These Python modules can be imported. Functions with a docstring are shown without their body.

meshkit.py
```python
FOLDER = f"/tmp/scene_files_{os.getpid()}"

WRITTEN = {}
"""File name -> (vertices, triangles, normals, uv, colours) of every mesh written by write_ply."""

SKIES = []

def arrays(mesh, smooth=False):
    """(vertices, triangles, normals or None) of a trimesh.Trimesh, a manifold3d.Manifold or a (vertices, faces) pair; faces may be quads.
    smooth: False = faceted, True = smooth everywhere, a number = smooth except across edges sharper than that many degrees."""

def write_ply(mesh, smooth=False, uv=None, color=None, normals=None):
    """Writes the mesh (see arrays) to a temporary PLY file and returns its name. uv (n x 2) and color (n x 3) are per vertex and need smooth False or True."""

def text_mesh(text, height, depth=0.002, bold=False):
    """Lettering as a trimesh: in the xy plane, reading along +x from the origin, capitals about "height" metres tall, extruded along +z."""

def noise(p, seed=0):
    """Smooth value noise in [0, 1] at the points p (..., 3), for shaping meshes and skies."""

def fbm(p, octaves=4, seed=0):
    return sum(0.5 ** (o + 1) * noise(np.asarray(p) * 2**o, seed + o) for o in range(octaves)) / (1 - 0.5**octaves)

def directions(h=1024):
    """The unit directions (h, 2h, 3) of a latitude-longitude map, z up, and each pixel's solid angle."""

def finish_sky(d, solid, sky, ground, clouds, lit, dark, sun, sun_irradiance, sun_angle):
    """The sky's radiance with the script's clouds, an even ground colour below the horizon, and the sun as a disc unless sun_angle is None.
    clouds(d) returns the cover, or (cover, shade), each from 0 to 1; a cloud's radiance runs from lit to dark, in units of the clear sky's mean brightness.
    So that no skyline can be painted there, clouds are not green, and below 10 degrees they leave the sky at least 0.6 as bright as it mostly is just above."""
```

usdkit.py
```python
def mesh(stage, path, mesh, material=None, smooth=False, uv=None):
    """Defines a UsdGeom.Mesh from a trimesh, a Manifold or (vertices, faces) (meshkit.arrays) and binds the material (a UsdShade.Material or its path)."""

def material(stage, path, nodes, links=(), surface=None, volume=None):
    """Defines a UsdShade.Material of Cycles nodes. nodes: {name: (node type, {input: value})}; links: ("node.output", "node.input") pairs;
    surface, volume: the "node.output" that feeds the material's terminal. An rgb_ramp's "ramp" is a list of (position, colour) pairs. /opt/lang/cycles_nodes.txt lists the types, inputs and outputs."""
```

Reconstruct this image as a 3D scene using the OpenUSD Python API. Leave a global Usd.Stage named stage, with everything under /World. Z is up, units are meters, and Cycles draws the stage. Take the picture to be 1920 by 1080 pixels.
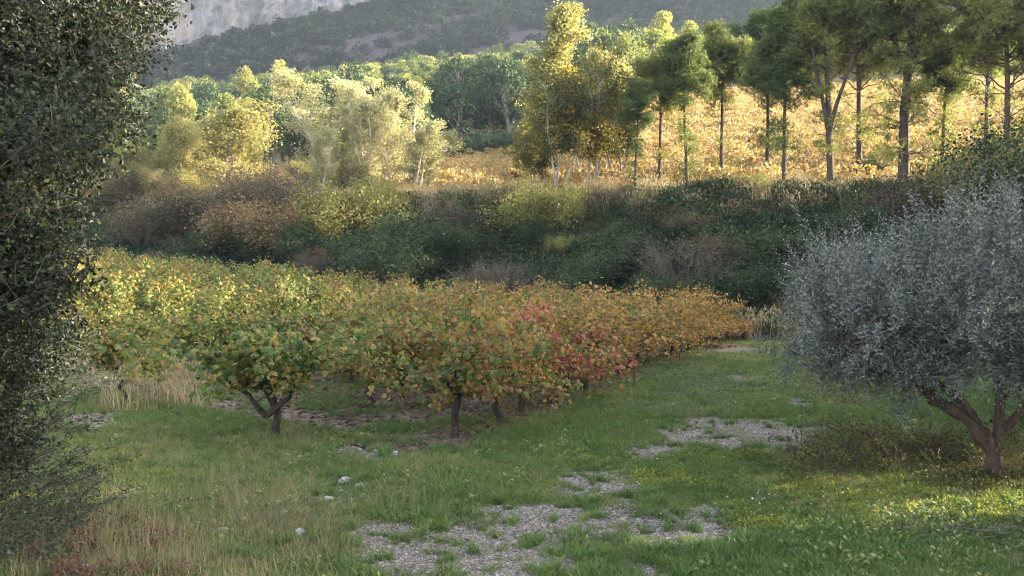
import math, numpy as np, usdkit, meshkit
from pxr import Usd, UsdGeom, UsdLux, UsdShade, Gf, Sdf, Vt
from scipy.interpolate import RBFInterpolator

stage = Usd.Stage.CreateInMemory()
UsdGeom.SetStageUpAxis(stage, UsdGeom.Tokens.z)
UsdGeom.SetStageMetersPerUnit(stage, 1.0)
UsdGeom.Xform.Define(stage, '/World'); UsdGeom.Scope.Define(stage, '/World/Looks')
stage.SetDefaultPrim(stage.GetPrimAtPath('/World'))

# ------------------------------------------------------------------ camera, sky, sun, exposure
EXPOSURE = 3.22
SUN_AZ, SUN_EL = math.radians(74), math.radians(15)
SKY_STRENGTH, SUN_INTENSITY = 0.15, 1.1
F, HX, HY, EYE = 1663.0, 960.0, 507.0, 2.3          # focal length in photograph pixels, horizon row, eye height
cam = UsdGeom.Camera.Define(stage, '/World/Camera')
cam.CreateHorizontalApertureAttr(36.0); cam.CreateVerticalApertureAttr(36.0 * 9 / 16)
cam.CreateFocalLengthAttr(36.0 * F / 1920); cam.CreateClippingRangeAttr(Gf.Vec2f(0.1, 6000))
cam.CreateExposureAttr(EXPOSURE)
cam.AddTranslateOp().Set(Gf.Vec3d(0, 0, EYE)); cam.AddRotateXOp().Set(90 - math.degrees(math.atan((540 - HY) / F)))
SUN = np.array([math.sin(SUN_AZ) * math.cos(SUN_EL), math.cos(SUN_AZ) * math.cos(SUN_EL), math.sin(SUN_EL)])
sky_m = usdkit.material(stage, '/World/Looks/sky', {
    's': ('sky_texture', dict(sky_type='single_scattering', sun_disc=False, sun_elevation=SUN_EL, sun_rotation=SUN_AZ, aerosol_density=3.0, altitude=300.0)),
    'tc': ('texture_coordinate', {}), 'n': ('noise_texture', dict(scale=2.2, detail=5, roughness=.6)),
    'mr': ('map_range', dict(from_min=.42, from_max=.66, to_min=.15, to_max=.75, clamp=True)),
    'bw': ('rgb_to_bw', {}), 'w': ('mix', dict(mix_type='multiply', fac=1.0, color2=(1.16, 1.06, 1.0))), 'm': ('mix', {}),
    'b': ('background_shader', dict(strength=SKY_STRENGTH))},
    [('tc.generated', 'n.vector'), ('n.fac', 'mr.value'), ('s.color', 'bw.color'), ('bw.val', 'w.color1'), ('mr.result', 'm.fac'), ('s.color', 'm.color1'), ('w.color', 'm.color2'), ('m.color', 'b.color')], surface='b.background')
sky = UsdLux.DomeLight.Define(stage, '/World/sky')
UsdShade.MaterialBindingAPI.Apply(sky.GetPrim()).Bind(sky_m)
sky.GetPrim().SetCustomDataByKey('kind', 'structure')
sun = UsdLux.DistantLight.Define(stage, '/World/Sun')
sun.CreateIntensityAttr(SUN_INTENSITY); sun.CreateAngleAttr(0.5); sun.CreateColorAttr(Gf.Vec3f(1.0, .84, .62)); sun.CreateNormalizeAttr(True)
sun.AddRotateZOp().Set(-math.degrees(SUN_AZ)); sun.AddRotateXOp().Set(-(90 - math.degrees(SUN_EL)))

# ------------------------------------------------------------------ small helpers
R = np.random.default_rng(7)
def nrm(a): return a / np.maximum(np.linalg.norm(a, axis=-1, keepdims=True), 1e-9)
used = {}
def numbered(parent, name):
    k = used.get((parent, name), 0); used[(parent, name)] = k + 1
    return f'{parent}/{name}' + (f'_{k:03d}' if k else '')
def data(p, **kw):
    for k, v in kw.items():
        if v: p.SetCustomDataByKey(k, v)
from scipy.sparse import coo_matrix
from scipy.sparse.csgraph import connected_components
_rng = np.random.default_rng(5)
def put(path, mesh, mat, smooth=False):                  # a mesh whose loose pieces (leaves, blades, pebbles) each carry a random number
    m = usdkit.mesh(stage, path, mesh, mat, smooth)
    if not smooth and isinstance(mesh, tuple):
        f = mesh[1]; n = len(mesh[0]); e = np.vstack([f[:, [0, 1]], f[:, [1, 2]]])
        k, lab = connected_components(coo_matrix((np.ones(len(e), np.int8), (e[:, 0], e[:, 1])), (n, n)), False)
        if k > 1: UsdGeom.PrimvarsAPI(m).CreatePrimvar('piece', Sdf.ValueTypeNames.FloatArray, 'vertex').Set(Vt.FloatArray.FromNumpy(_rng.random(k).astype(np.float32)[lab]))
    return m
def obj(name, mesh, mat, parent='/World', smooth=False, **kw):
    m = put(numbered(parent, name), mesh, mat, smooth)
    data(m.GetPrim(), **kw); return m
def thing(name, label, cat, loc=(0, 0, 0), rz=0., sc=1., group=None, ref=None):
    x = UsdGeom.Xform.Define(stage, numbered('/World', name))
    x.AddTranslateOp().Set(Gf.Vec3d(*map(float, loc))); x.AddRotateZOp().Set(float(rz))
    s = (sc, sc, sc) if np.ndim(sc) == 0 else sc
    x.AddScaleOp().Set(Gf.Vec3f(*map(float, s)))
    p = x.GetPrim(); data(p, label=label, category=cat, group=group)
    if ref: p.GetReferences().AddInternalReference(ref); p.SetInstanceable(True)
    return str(p.GetPath())
def kind_of_plant(name):                                 # a class prim; the things reference it
    return str(stage.CreateClassPrim(numbered('/World', name)).GetPath())
def scatter(name, protos, pos, rz, sc, idx, kind='stuff', **kw):
    pi = UsdGeom.PointInstancer.Define(stage, numbered('/World', name)); path = str(pi.GetPath())
    rel = pi.CreatePrototypesRel()
    for k, (m, mat) in enumerate(protos):
        pm = put(f'{path}/clump_{k:03d}' if k else f'{path}/clump', m, mat); rel.AddTarget(pm.GetPath())
    n = len(pos); pi.CreatePositionsAttr(Vt.Vec3fArray.FromNumpy(np.asarray(pos, np.float32)))
    q = np.zeros((n, 4), np.float16); q[:, 3] = np.cos(rz / 2); q[:, 2] = np.sin(rz / 2)   # i j k real
    pi.CreateOrientationsAttr(Vt.QuathArray([Gf.Quath(float(a[3]), float(a[0]), float(a[1]), float(a[2])) for a in q]))
    s = np.asarray(sc, np.float32); s = np.repeat(s[:, None], 3, 1) if s.ndim == 1 else s
    pi.CreateScalesAttr(Vt.Vec3fArray.FromNumpy(np.ascontiguousarray(s)))
    pi.CreateProtoIndicesAttr(Vt.IntArray.FromNumpy(np.asarray(idx, np.int32)))
    data(pi.GetPrim(), kind=kind, **kw); return pi
def join(ms):
    ms = [m for m in ms if m is not None and len(m[0])]
    at = np.cumsum([0] + [len(m[0]) for m in ms])
    return np.vstack([m[0] for m in ms]), np.vstack([m[1] + a for m, a in zip(ms, at)])
def tube(pts, rad, n=6):
    pts = np.asarray(pts, float); rad = np.broadcast_to(rad, len(pts))
    t = nrm(np.gradient(pts, axis=0)); ref = np.array([.31, .17, .93]) if abs(t.mean(0)[2]) < .85 else np.array([1., .2, 0])
    a = nrm(np.cross(t, ref)); b = np.cross(t, a); th = np.arange(n) * 2 * np.pi / n
    v = pts[:, None] + rad[:, None, None] * (a[:, None] * np.cos(th)[:, None] + b[:, None] * np.sin(th)[:, None])
    k = len(pts); i = np.arange(k - 1)[:, None] * n; j = np.arange(n); j2 = (j + 1) % n
    q = np.stack([i + j, i + j2, i + n + j2, i + n + j], -1).reshape(-1, 4)
    f = np.vstack([q[:, :3], q[:, [0, 2, 3]]])
    v = np.vstack([v.reshape(-1, 3), pts[-1] + t[-1] * rad[-1]]); e = (k - 1) * n
    return v, np.vstack([f, np.stack([e + j, e + j2, np.full(n, len(v) - 1)], 1)])
def path(p0, d, L, n, rng, wob=.1, lift=0.):
    p = [np.array(p0, float)]; d = nrm(np.array(d, float))
    for _ in range(n):
        d = nrm(d + rng.normal(0, wob, 3) + [0, 0, lift]); p.append(p[-1] + d * L / n)
    return np.array(p)
# leaf templates: (vertices in (across, along, normal), faces)
LOZ = (np.array([[0, 0, 0], [.5, .5, .10], [0, 1, 0], [-.5, .5, .10]]), np.array([[0, 1, 2], [0, 2, 3]]))
TRI = (np.array([[-.5, 0, 0], [.5, 0, 0], [0, 1, 0.]]), np.array([[0, 1, 2]]))
OVAL = (np.array([[0, 0, 0], [.42, .35, .12], [.34, .75, .1], [0, 1, -.06], [-.34, .75, .1], [-.42, .35, .12]]), np.array([[0, 1, 2], [0, 2, 3], [0, 3, 4], [0, 4, 5]]))
_r = [(0, .06), (.34, -.1), (.36, .2), (.62, .42), (.33, .55), (.27, .8), (0, 1.0), (-.27, .8), (-.33, .55), (-.62, .42), (-.36, .2), (-.34, -.1)]
LOBED = (np.array([[0, .38, .04]] + [[x, y, -.22 * abs(x) - .22 * max(y - .35, 0)] for x, y in _r]), np.array([[0, k + 1, (k + 1) % 12 + 1] for k in range(12)]))
def leaves(c, along, size, rng, tpl=LOZ, width=.6, up=.0, normal=None):
    """One mesh of leaves: at points c, growing along `along`, length size; faces turned up by `up`."""
    c = np.asarray(c, float); n = len(c)
    if not n: return None
    y = nrm(np.broadcast_to(along, (n, 3)) + 1e-6)
    z = rng.normal(0, 1, (n, 3)) + np.array([0, 0, up]) if normal is None else normal
    x = nrm(np.cross(y, z)); z = np.cross(x, y); s = np.broadcast_to(size, n)[:, None, None]; w = np.broadcast_to(width, n)[:, None, None]
    tv, tf = tpl
    v = c[:, None] + s * (tv[None, :, 0:1] * w * x[:, None] + tv[None, :, 1:2] * y[:, None] + tv[None, :, 2:3] * z[:, None])
    f = tf[None] + (np.arange(n) * len(tv))[:, None, None]
    return v.reshape(-1, 3), f.reshape(-1, 3)
def ball(n, rng): return nrm(rng.normal(0, 1, (n, 3)))
def blob(c, r, n, rng, fill=.45):                        # points in an ellipsoid, mostly near its skin
    u = ball(n, rng); return np.asarray(c) + u * (rng.uniform(fill, 1, (n, 1)) ** .6) * np.asarray(r), u

# ------------------------------------------------------------------ materials
def leafmat(name, cols, trans=.35, rough=.55, spec=.25, scale=.5, noise=.45, tint=None, detail=2, nrough=.5):
    ramp = [(i / max(1, len(cols) - 1), c) for i, c in enumerate(cols)]
    tint = tint or (1.25, 1.3, .7)
    return usdkit.material(stage, '/World/Looks/' + name, {
        'g': ('geometry', {}), 'at': ('attribute', dict(attribute='piece')), 'n': ('noise_texture', dict(scale=scale, detail=detail, roughness=nrough)),
        'ns': ('map_range', dict(from_min=.3, from_max=.7, to_min=-noise, to_max=noise, clamp=True)),
        'a': ('math', dict(math_type='add', use_clamp=True)), 'r': ('rgb_ramp', dict(ramp=ramp)),
        'p': ('principled_bsdf', dict(roughness=rough, specular_ior_level=spec)),
        'tm': ('mix', dict(mix_type='multiply', fac=1.0, color2=tint)), 't': ('translucent_bsdf', {}), 'x': ('mix_closure', dict(fac=trans))},
        [('g.position', 'n.vector'), ('n.fac', 'ns.value'), ('at.fac', 'a.value1'), ('ns.result', 'a.value2'), ('a.value', 'r.fac'),
         ('r.color', 'p.base_color'), ('r.color', 'tm.color1'), ('tm.color', 't.color'), ('p.BSDF', 'x.closure1'), ('t.BSDF', 'x.closure2')], surface='x.closure')
def barkmat(name, c1, c2, scale=9, stretch=(1, 1, .25)):
    return usdkit.material(stage, '/World/Looks/' + name, {
        'tc': ('texture_coordinate', {}), 'm': ('mapping', dict(scale=stretch)), 'n': ('noise_texture', dict(scale=scale, detail=6, roughness=.65)),
        'r': ('rgb_ramp', dict(ramp=[(.3, c1), (.7, c2)])), 'b': ('bump', dict(strength=.8, distance=.03)), 'p': ('principled_bsdf', dict(roughness=.9, specular_ior_level=.15))},
        [('tc.object', 'm.vector'), ('m.vector', 'n.vector'), ('n.fac', 'r.fac'), ('r.color', 'p.base_color'), ('n.fac', 'b.height'), ('b.normal', 'p.normal')], surface='p.BSDF')
M = {}
M['oak'] = leafmat('holm_oak_leaf', [(.009, .013, .008), (.016, .022, .013), (.028, .036, .021), (.048, .054, .038)], .2, .5, .25, .7, .3)
M['oakyoung'] = leafmat('oak_leaf_light', [(.028, .044, .02), (.05, .07, .03), (.08, .095, .04), (.13, .11, .04)], .3, .5, .2, .9, .3)
M['juniper'] = leafmat('juniper_spray', [(.025, .036, .022), (.055, .07, .042), (.12, .135, .085)], .2, .6, .2, .7, .3)
M['olive'] = leafmat('olive_leaf', [(.05, .058, .05), (.10, .11, .098), (.155, .167, .152), (.24, .252, .236)], .12, .55, .2, 1.2, .2, (1.1, 1.1, .8))
M['olivelow'] = leafmat('olive_leaf_old', [(.07, .07, .04), (.14, .12, .06), (.22, .17, .09)], .2, .5, .3, 1.2, .3)
M['pine'] = leafmat('pine_needle', [(.045, .07, .028), (.085, .115, .04), (.14, .16, .055)], .35, .55, .2, .25, .35)
M['pinelight'] = leafmat('pine_needle_light', [(.08, .10, .036), (.15, .165, .055), (.24, .24, .08)], .4, .55, .2, .25, .35)
M['poplar'] = leafmat('poplar_leaf', [(.13, .135, .048), (.22, .21, .08), (.30, .265, .11)], .45, .5, .3, .25, .3, (1.1, 1.1, .7))
M['willow'] = leafmat('pale_leaf', [(.18, .185, .085), (.29, .28, .14), (.38, .35, .20)], .42, .5, .3, .3, .3, (1.05, 1.05, .8))
M['acacia'] = leafmat('acacia_leaf', [(.031, .046, .011), (.062, .071, .015), (.105, .093, .019), (.161, .118, .019)], .4, .5, .3, .3, .35)
M['gold'] = leafmat('gold_leaf', [(.255, .187, .025), (.357, .264, .034), (.425, .306, .051)], .45, .5, .3, .3, .3, (1.05, 1, .7))
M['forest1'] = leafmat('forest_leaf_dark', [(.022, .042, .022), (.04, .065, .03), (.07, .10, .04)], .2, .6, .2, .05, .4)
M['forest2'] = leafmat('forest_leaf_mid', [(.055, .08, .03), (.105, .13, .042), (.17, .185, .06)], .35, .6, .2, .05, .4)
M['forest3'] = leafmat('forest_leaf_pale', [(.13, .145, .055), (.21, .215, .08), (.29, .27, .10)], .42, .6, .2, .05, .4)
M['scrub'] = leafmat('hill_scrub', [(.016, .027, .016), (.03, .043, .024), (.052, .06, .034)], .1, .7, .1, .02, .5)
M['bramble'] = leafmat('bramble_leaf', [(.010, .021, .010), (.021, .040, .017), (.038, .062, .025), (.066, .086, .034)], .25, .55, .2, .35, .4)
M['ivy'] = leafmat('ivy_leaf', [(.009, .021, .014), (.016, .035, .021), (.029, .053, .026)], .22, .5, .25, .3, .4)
M['brownshrub'] = leafmat('brown_shrub_leaf', [(.026, .024, .016), (.053, .045, .027), (.090, .071, .041), (.135, .098, .056)], .25, .6, .2, .5, .35)
M['rustshrub'] = leafmat('rust_shrub_leaf', [(.085, .055, .034), (.170, .111, .060), (.255, .170, .093), (.153, .128, .060)], .35, .6, .2, .6, .35)
M['yellowbush'] = leafmat('yellow_bush_leaf', [(.102, .106, .030), (.170, .162, .047), (.238, .204, .064)], .38, .5, .3, .4, .35)
M['straw'] = leafmat('dry_straw', [(.20, .16, .09), (.32, .26, .15), (.42, .35, .22)], .3, .7, .15, .5, .3, (1, 1, .9))
M['reddish'] = leafmat('dark_red_weed', [(.06, .02, .03), (.11, .035, .045), (.13, .07, .05)], .25, .6, .2, 1., .3)
M['grass'] = leafmat('grass_blade', [(.055, .09, .026), (.09, .135, .038), (.13, .17, .05), (.24, .23, .10)], .35, .5, .3, .35, .45)
M['lush'] = leafmat('lush_grass', [(.045, .085, .026), (.075, .125, .036), (.12, .165, .05)], .35, .5, .3, .5, .4)
M['lime'] = leafmat('lime_weed', [(.11, .14, .028), (.19, .21, .04), (.30, .27, .06)], .42, .5, .3, .6, .35)
M['greyweed'] = leafmat('grey_weed', [(.060, .098, .053), (.105, .143, .083), (.180, .210, .143)], .3, .6, .2, .6, .35)
M['dryblade'] = leafmat('dry_grass_blade', [(.15, .125, .075), (.24, .195, .115), (.33, .27, .17), (.15, .17, .06)], .3, .7, .15, .6, .4, (1, 1, .9))
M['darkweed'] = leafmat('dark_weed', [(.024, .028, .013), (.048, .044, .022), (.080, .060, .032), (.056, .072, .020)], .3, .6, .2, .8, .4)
G, Y, O, B, RD = (.09, .135, .034), (.44, .34, .045), (.46, .215, .045), (.21, .10, .045), (.28, .06, .055)
VL = dict(trans=.33, rough=.6, spec=.2, scale=1.6, noise=.3, detail=6, nrough=.7)
M['vine_green'] = leafmat('vine_leaf_green', [(.035, .055, .02), (.055, .085, .028), (.075, .11, .034), (.10, .135, .04), (.135, .155, .045), (.20, .18, .048), (.22, .125, .045)], **VL)
M['vine_yellow'] = leafmat('vine_leaf_yellow', [(.05, .075, .025), (.08, .11, .034), (.115, .14, .04), (.165, .165, .046), (.24, .20, .05), (.24, .145, .048), (.14, .08, .04)], **VL)
M['vine_mixed'] = leafmat('vine_leaf_mixed', [(.045, .07, .024), (.075, .105, .034), (.11, .135, .04), (.17, .145, .045), (.25, .15, .05), (.20, .095, .045), (.12, .065, .038)], **VL)
M['vine_orange'] = leafmat('vine_leaf_orange', [(.065, .08, .03), (.13, .12, .038), (.22, .15, .048), (.29, .16, .052), (.34, .21, .06), (.21, .10, .048), (.13, .07, .04)], **VL)
M['vine_red'] = leafmat('vine_leaf_red', [(.13, .045, .04), (.24, .06, .06), (.34, .10, .09), (.28, .14, .06)], .32, .6, .2, .9, .3, detail=9, nrough=.8)
M['vine_gold'] = leafmat('terrace_vine_leaf', [(.15, .14, .05), (.30, .215, .08), (.39, .275, .115), (.36, .215, .11), (.28, .21, .08), (.18, .15, .058)], .36, .5, .3, .25, .3, (1.05, 1, .75))
M['fallen'] = leafmat('fallen_leaf', [(.06, .04, .028), (.11, .07, .045), (.17, .115, .07)], .1, .7, .2, 1., .3)
M['petal'] = leafmat('white_petal', [(.7, .7, .66), (.8, .8, .78)], .3, .6, .2, 1., .1, (1, 1, 1))
M['vinewood'] = barkmat('vine_wood', (.014, .011, .009), (.055, .042, .034), 25)
M['olivebark'] = barkmat('olive_bark', (.02, .014, .011), (.085, .058, .042), 18)
M['pinebark'] = barkmat('pine_bark', (.028, .021, .018), (.085, .06, .048), 6)
M['greybark'] = barkmat('grey_bark', (.10, .085, .07), (.26, .22, .18), 8)
M['palebark'] = barkmat('pale_bark', (.26, .22, .17), (.48, .42, .34), 8)
M['twig'] = barkmat('grey_twig', (.05, .042, .036), (.12, .10, .085), 12)
M['greytwig'] = barkmat('pale_twig', (.05, .043, .035), (.11, .095, .08), 12)
M['stake'] = barkmat('stake_wood', (.08, .05, .035), (.16, .10, .07), 20)
M['stone'] = usdkit.material(stage, '/World/Looks/limestone', {
    'g': ('geometry', {}), 'n': ('noise_texture', dict(scale=14, detail=6, roughness=.7)), 'r': ('rgb_ramp', dict(ramp=[(.25, (.16, .15, .13)), (.5, (.30, .285, .26)), (.75, (.42, .40, .38))])),
    'b': ('bump', dict(strength=.5, distance=.02)), 'p': ('principled_bsdf', dict(roughness=.9, specular_ior_level=.2))},
    [('g.position', 'n.vector'), ('n.fac', 'r.fac'), ('r.color', 'p.base_color'), ('n.fac', 'b.height'), ('b.normal', 'p.normal')], surface='p.BSDF')
M['pebble'] = usdkit.material(stage, '/World/Looks/pebbles', {
    'at': ('attribute', dict(attribute='piece')), 'r': ('rgb_ramp', dict(ramp=[(0, (.065, .05, .04)), (.45, (.145, .12, .098)), (.85, (.22, .19, .16)), (1, (.34, .31, .27))])), 'p': ('principled_bsdf', dict(roughness=.9, specular_ior_level=.2))},
    [('at.fac', 'r.fac'), ('r.color', 'p.base_color')], surface='p.BSDF')
def groundmat(name, soil, over=None, s1=1.2, s2=40, bump=.03):
    """soil: ramp of the bare earth; over: ramp of what covers it where the mesh's primvar 'bare' is low."""
    nd = {'g': ('geometry', {}), 'n1': ('noise_texture', dict(scale=s1, detail=5, roughness=.65)), 'n2': ('noise_texture', dict(scale=s2, detail=4, roughness=.7)),
          'mx': ('mix_float', dict(fac=.55)), 'r': ('rgb_ramp', dict(ramp=soil)), 'b': ('bump', dict(strength=.8, distance=bump)), 'p': ('principled_bsdf', dict(roughness=.95, specular_ior_level=.1))}
    ln = [('g.position', 'n1.vector'), ('g.position', 'n2.vector'), ('n1.fac', 'mx.a'), ('n2.fac', 'mx.b'), ('mx.result', 'r.fac'), ('n2.fac', 'b.height'), ('b.normal', 'p.normal')]
    if over:
        nd |= {'o': ('rgb_ramp', dict(ramp=over)), 'at': ('attribute', dict(attribute='bare')), 'c': ('mix', {})}
        ln += [('mx.result', 'o.fac'), ('at.fac', 'c.fac'), ('o.color', 'c.color1'), ('r.color', 'c.color2'), ('c.color', 'p.base_color')]
    else: ln += [('r.color', 'p.base_color')]
    return usdkit.material(stage, '/World/Looks/' + name, nd, ln, surface='p.BSDF')
M['ground'] = groundmat('meadow_ground', [(.3, (.12, .092, .07)), (.5, (.205, .165, .13)), (.7, (.30, .25, .21))], [(.3, (.06, .06, .03)), (.5, (.10, .095, .05)), (.7, (.16, .135, .085))], 1.2, 55)
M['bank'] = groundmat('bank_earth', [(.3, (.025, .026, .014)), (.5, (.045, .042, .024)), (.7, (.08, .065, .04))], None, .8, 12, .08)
M['field'] = groundmat('terrace_field', [(.3, (.26, .19, .11)), (.5, (.38, .29, .15)), (.7, (.45, .36, .20))], None, .3, 6, .1)
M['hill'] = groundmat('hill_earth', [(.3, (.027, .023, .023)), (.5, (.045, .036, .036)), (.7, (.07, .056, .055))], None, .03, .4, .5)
M['cliff'] = usdkit.material(stage, '/World/Looks/cliff_rock', {
    'g': ('geometry', {}), 'm': ('mapping', dict(scale=(1, 1, .22))), 'n': ('noise_texture', dict(scale=.16, detail=10, roughness=.78)), 'n2': ('noise_texture', dict(scale=.05, detail=3)), 'mx': ('mix_float', dict(fac=.4)),
    'r': ('rgb_ramp', dict(ramp=[(.32, (.045, .045, .046)), (.44, (.115, .115, .118)), (.54, (.17, .172, .178)), (.62, (.13, .112, .096)), (.72, (.20, .202, .207))])), 'b': ('bump', dict(strength=1., distance=1.5)), 'p': ('principled_bsdf', dict(roughness=.95, specular_ior_level=.1))},
    [('g.position', 'm.vector'), ('m.vector', 'n.vector'), ('g.position', 'n2.vector'), ('n.fac', 'mx.a'), ('n2.fac', 'mx.b'), ('mx.result', 'r.fac'), ('r.color', 'p.base_color'), ('n.fac', 'b.height'), ('b.normal', 'p.normal')], surface='p.BSDF')

# ------------------------------------------------------------------ the lie of the land
XF = [-400, -120, -60, -30, -20, -10, 0, 9, 20, 40, 80, 200]
YF = [78, 74, 62, 47, 43, 39, 35.5, 31.5, 31, 29, 26, 18]
def foot(x): return np.interp(x, XF, YF)
def sstep(a, b, x): t = np.clip((x - a) / (b - a), 0, 1); return t * t * (3 - 2 * t)
def noise2(x, y, s, seed=0): return meshkit.fbm(np.stack([x * s, y * s, np.zeros_like(x) + 3.3], -1), 3, seed) - .5
def ground_z(x, y):
    x, y = np.asarray(x, float), np.asarray(y, float)
    x, y = np.broadcast_arrays(x, y)
    sp = np.logaddexp(0, -(x + 1.5) / 1.5) * 1.5
    near = np.minimum((.060 + .018 * sstep(14, 34, y)) * sp, 3.6) * sstep(3, 12, y) - .14 * sstep(0, 6, x) * sstep(18, 30, y) + .10 * noise2(x, y, .35)
    s = y - foot(x); w = s - 15
    bank = 6.3 * np.clip(s / 15, 0, 1) ** 1.15
    bear = x / np.maximum(y, 1); c = 1 - sstep(-.02, .14, bear)
    wy = np.maximum(w, 0)
    up_r, up_c = np.interp(wy, [0, 7, 50, 250], [0, .6, 12.6, 63]), np.interp(wy, [0, 7, 42, 250], [0, .5, 6.6, 62])
    upper = up_c * c + up_r * (1 - c)
    hill = np.clip(y - 300, 0, 180) * .63 * (1 - .92 * sstep(.72, 1.25, np.abs(bear)))
    hill = hill + 135 * np.exp(-((x - 360) / 105) ** 2) * sstep(310, 385, y) * sstep(.62, .8, np.abs(bear))      # a spur beyond the right edge, whose shade lies on the hill
    rough = 5.5 * noise2(x, y, .03, 5) * sstep(110, 240, y) + 24 * noise2(x, y, .011, 9) * sstep(300, 420, y)
    base = near * (1 - .8 * np.clip(s / 15, 0, 1))
    return base + bank + upper + hill + rough + .5 * noise2(x, y, .2, 3) * sstep(2, 10, s)
def px(u, v, d): return (u - HX) / F * d, d, EYE + (HY - v) / F * d
def at(u, v):                                            # where the view through a pixel meets the ground
    d = np.concatenate([np.arange(3, 60, .05), np.arange(60, 400, .5)])
    x, y, z = px(u, v, d); h = ground_z(x, y) > z
    i = int(np.argmax(h)); return (float(x[i]), float(y[i]), float(ground_z(x[i], y[i])))
def P3(x, y, dz=0.): return (x, y, float(ground_z(x, y)) + dz)
def to_px(x, y, z): return HX + x / y * F, HY - (z - EYE) / y * F

# bare gravel patches: pixel centre, half width, half height
BARE = [(900, 1045, 250, 80, 1.1), (990, 985, 150, 36, 1), (1375, 817, 165, 28, 1.25), (1300, 1000, 95, 50, 1), (1215, 1070, 70, 40, 1), (700, 846, 90, 14, 1), (1090, 893, 110, 20, .95), (1320, 962, 80, 18, .95), (1150, 920, 150, 22, .9),
        (600, 955, 110, 40, .75), (720, 1000, 130, 50, .85), (1390, 712, 80, 10, .8), (1500, 755, 60, 12, .8), (1240, 850, 100, 14, .85), (640, 905, 60, 14, .8), (560, 1020, 140, 40, .5), (1190, 862, 60, 10, .8), (150, 790, 80, 14, .9), (1190, 1000, 170, 60, .75), (1330, 655, 140, 9, .7), (960, 850, 90, 10, .5)]
def bare(x, y):
    x, y = np.asarray(x, float), np.asarray(y, float); z = np.zeros_like(x); yy = np.maximum(y, 1.)
    u, v = to_px(x, yy, ground_z(x, y)); m = np.zeros_like(x)
    for cu, cv, ru, rv, a in BARE: m = np.maximum(m, a * np.exp(-(((u - cu) / ru) ** 2 + ((v - cv) / rv) ** 2) * .9))
    m = m * (y > 1)
    vy = inside_vineyard(x, y) * .42
    return np.clip(np.maximum(m, vy) * 1.3 + 1.7 * noise2(x, y, 1.3, 21) + 1.0 * noise2(x, y, 4.5, 22) - .15, 0, 1)
U = np.array([math.sin(math.radians(22.5)), math.cos(math.radians(22.5))]); V = np.array([-U[1], U[0]])   # along and across the rows
ROW0 = np.array([-.75, 12.0])
def inside_vineyard(x, y):
    p = np.stack([x, y], -1) - ROW0; a, b = p @ U, p @ V
    return (b > -.5) & (b < 40) & (a > -.8 + .12 * b) & (y < foot(x) - .3)

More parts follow.
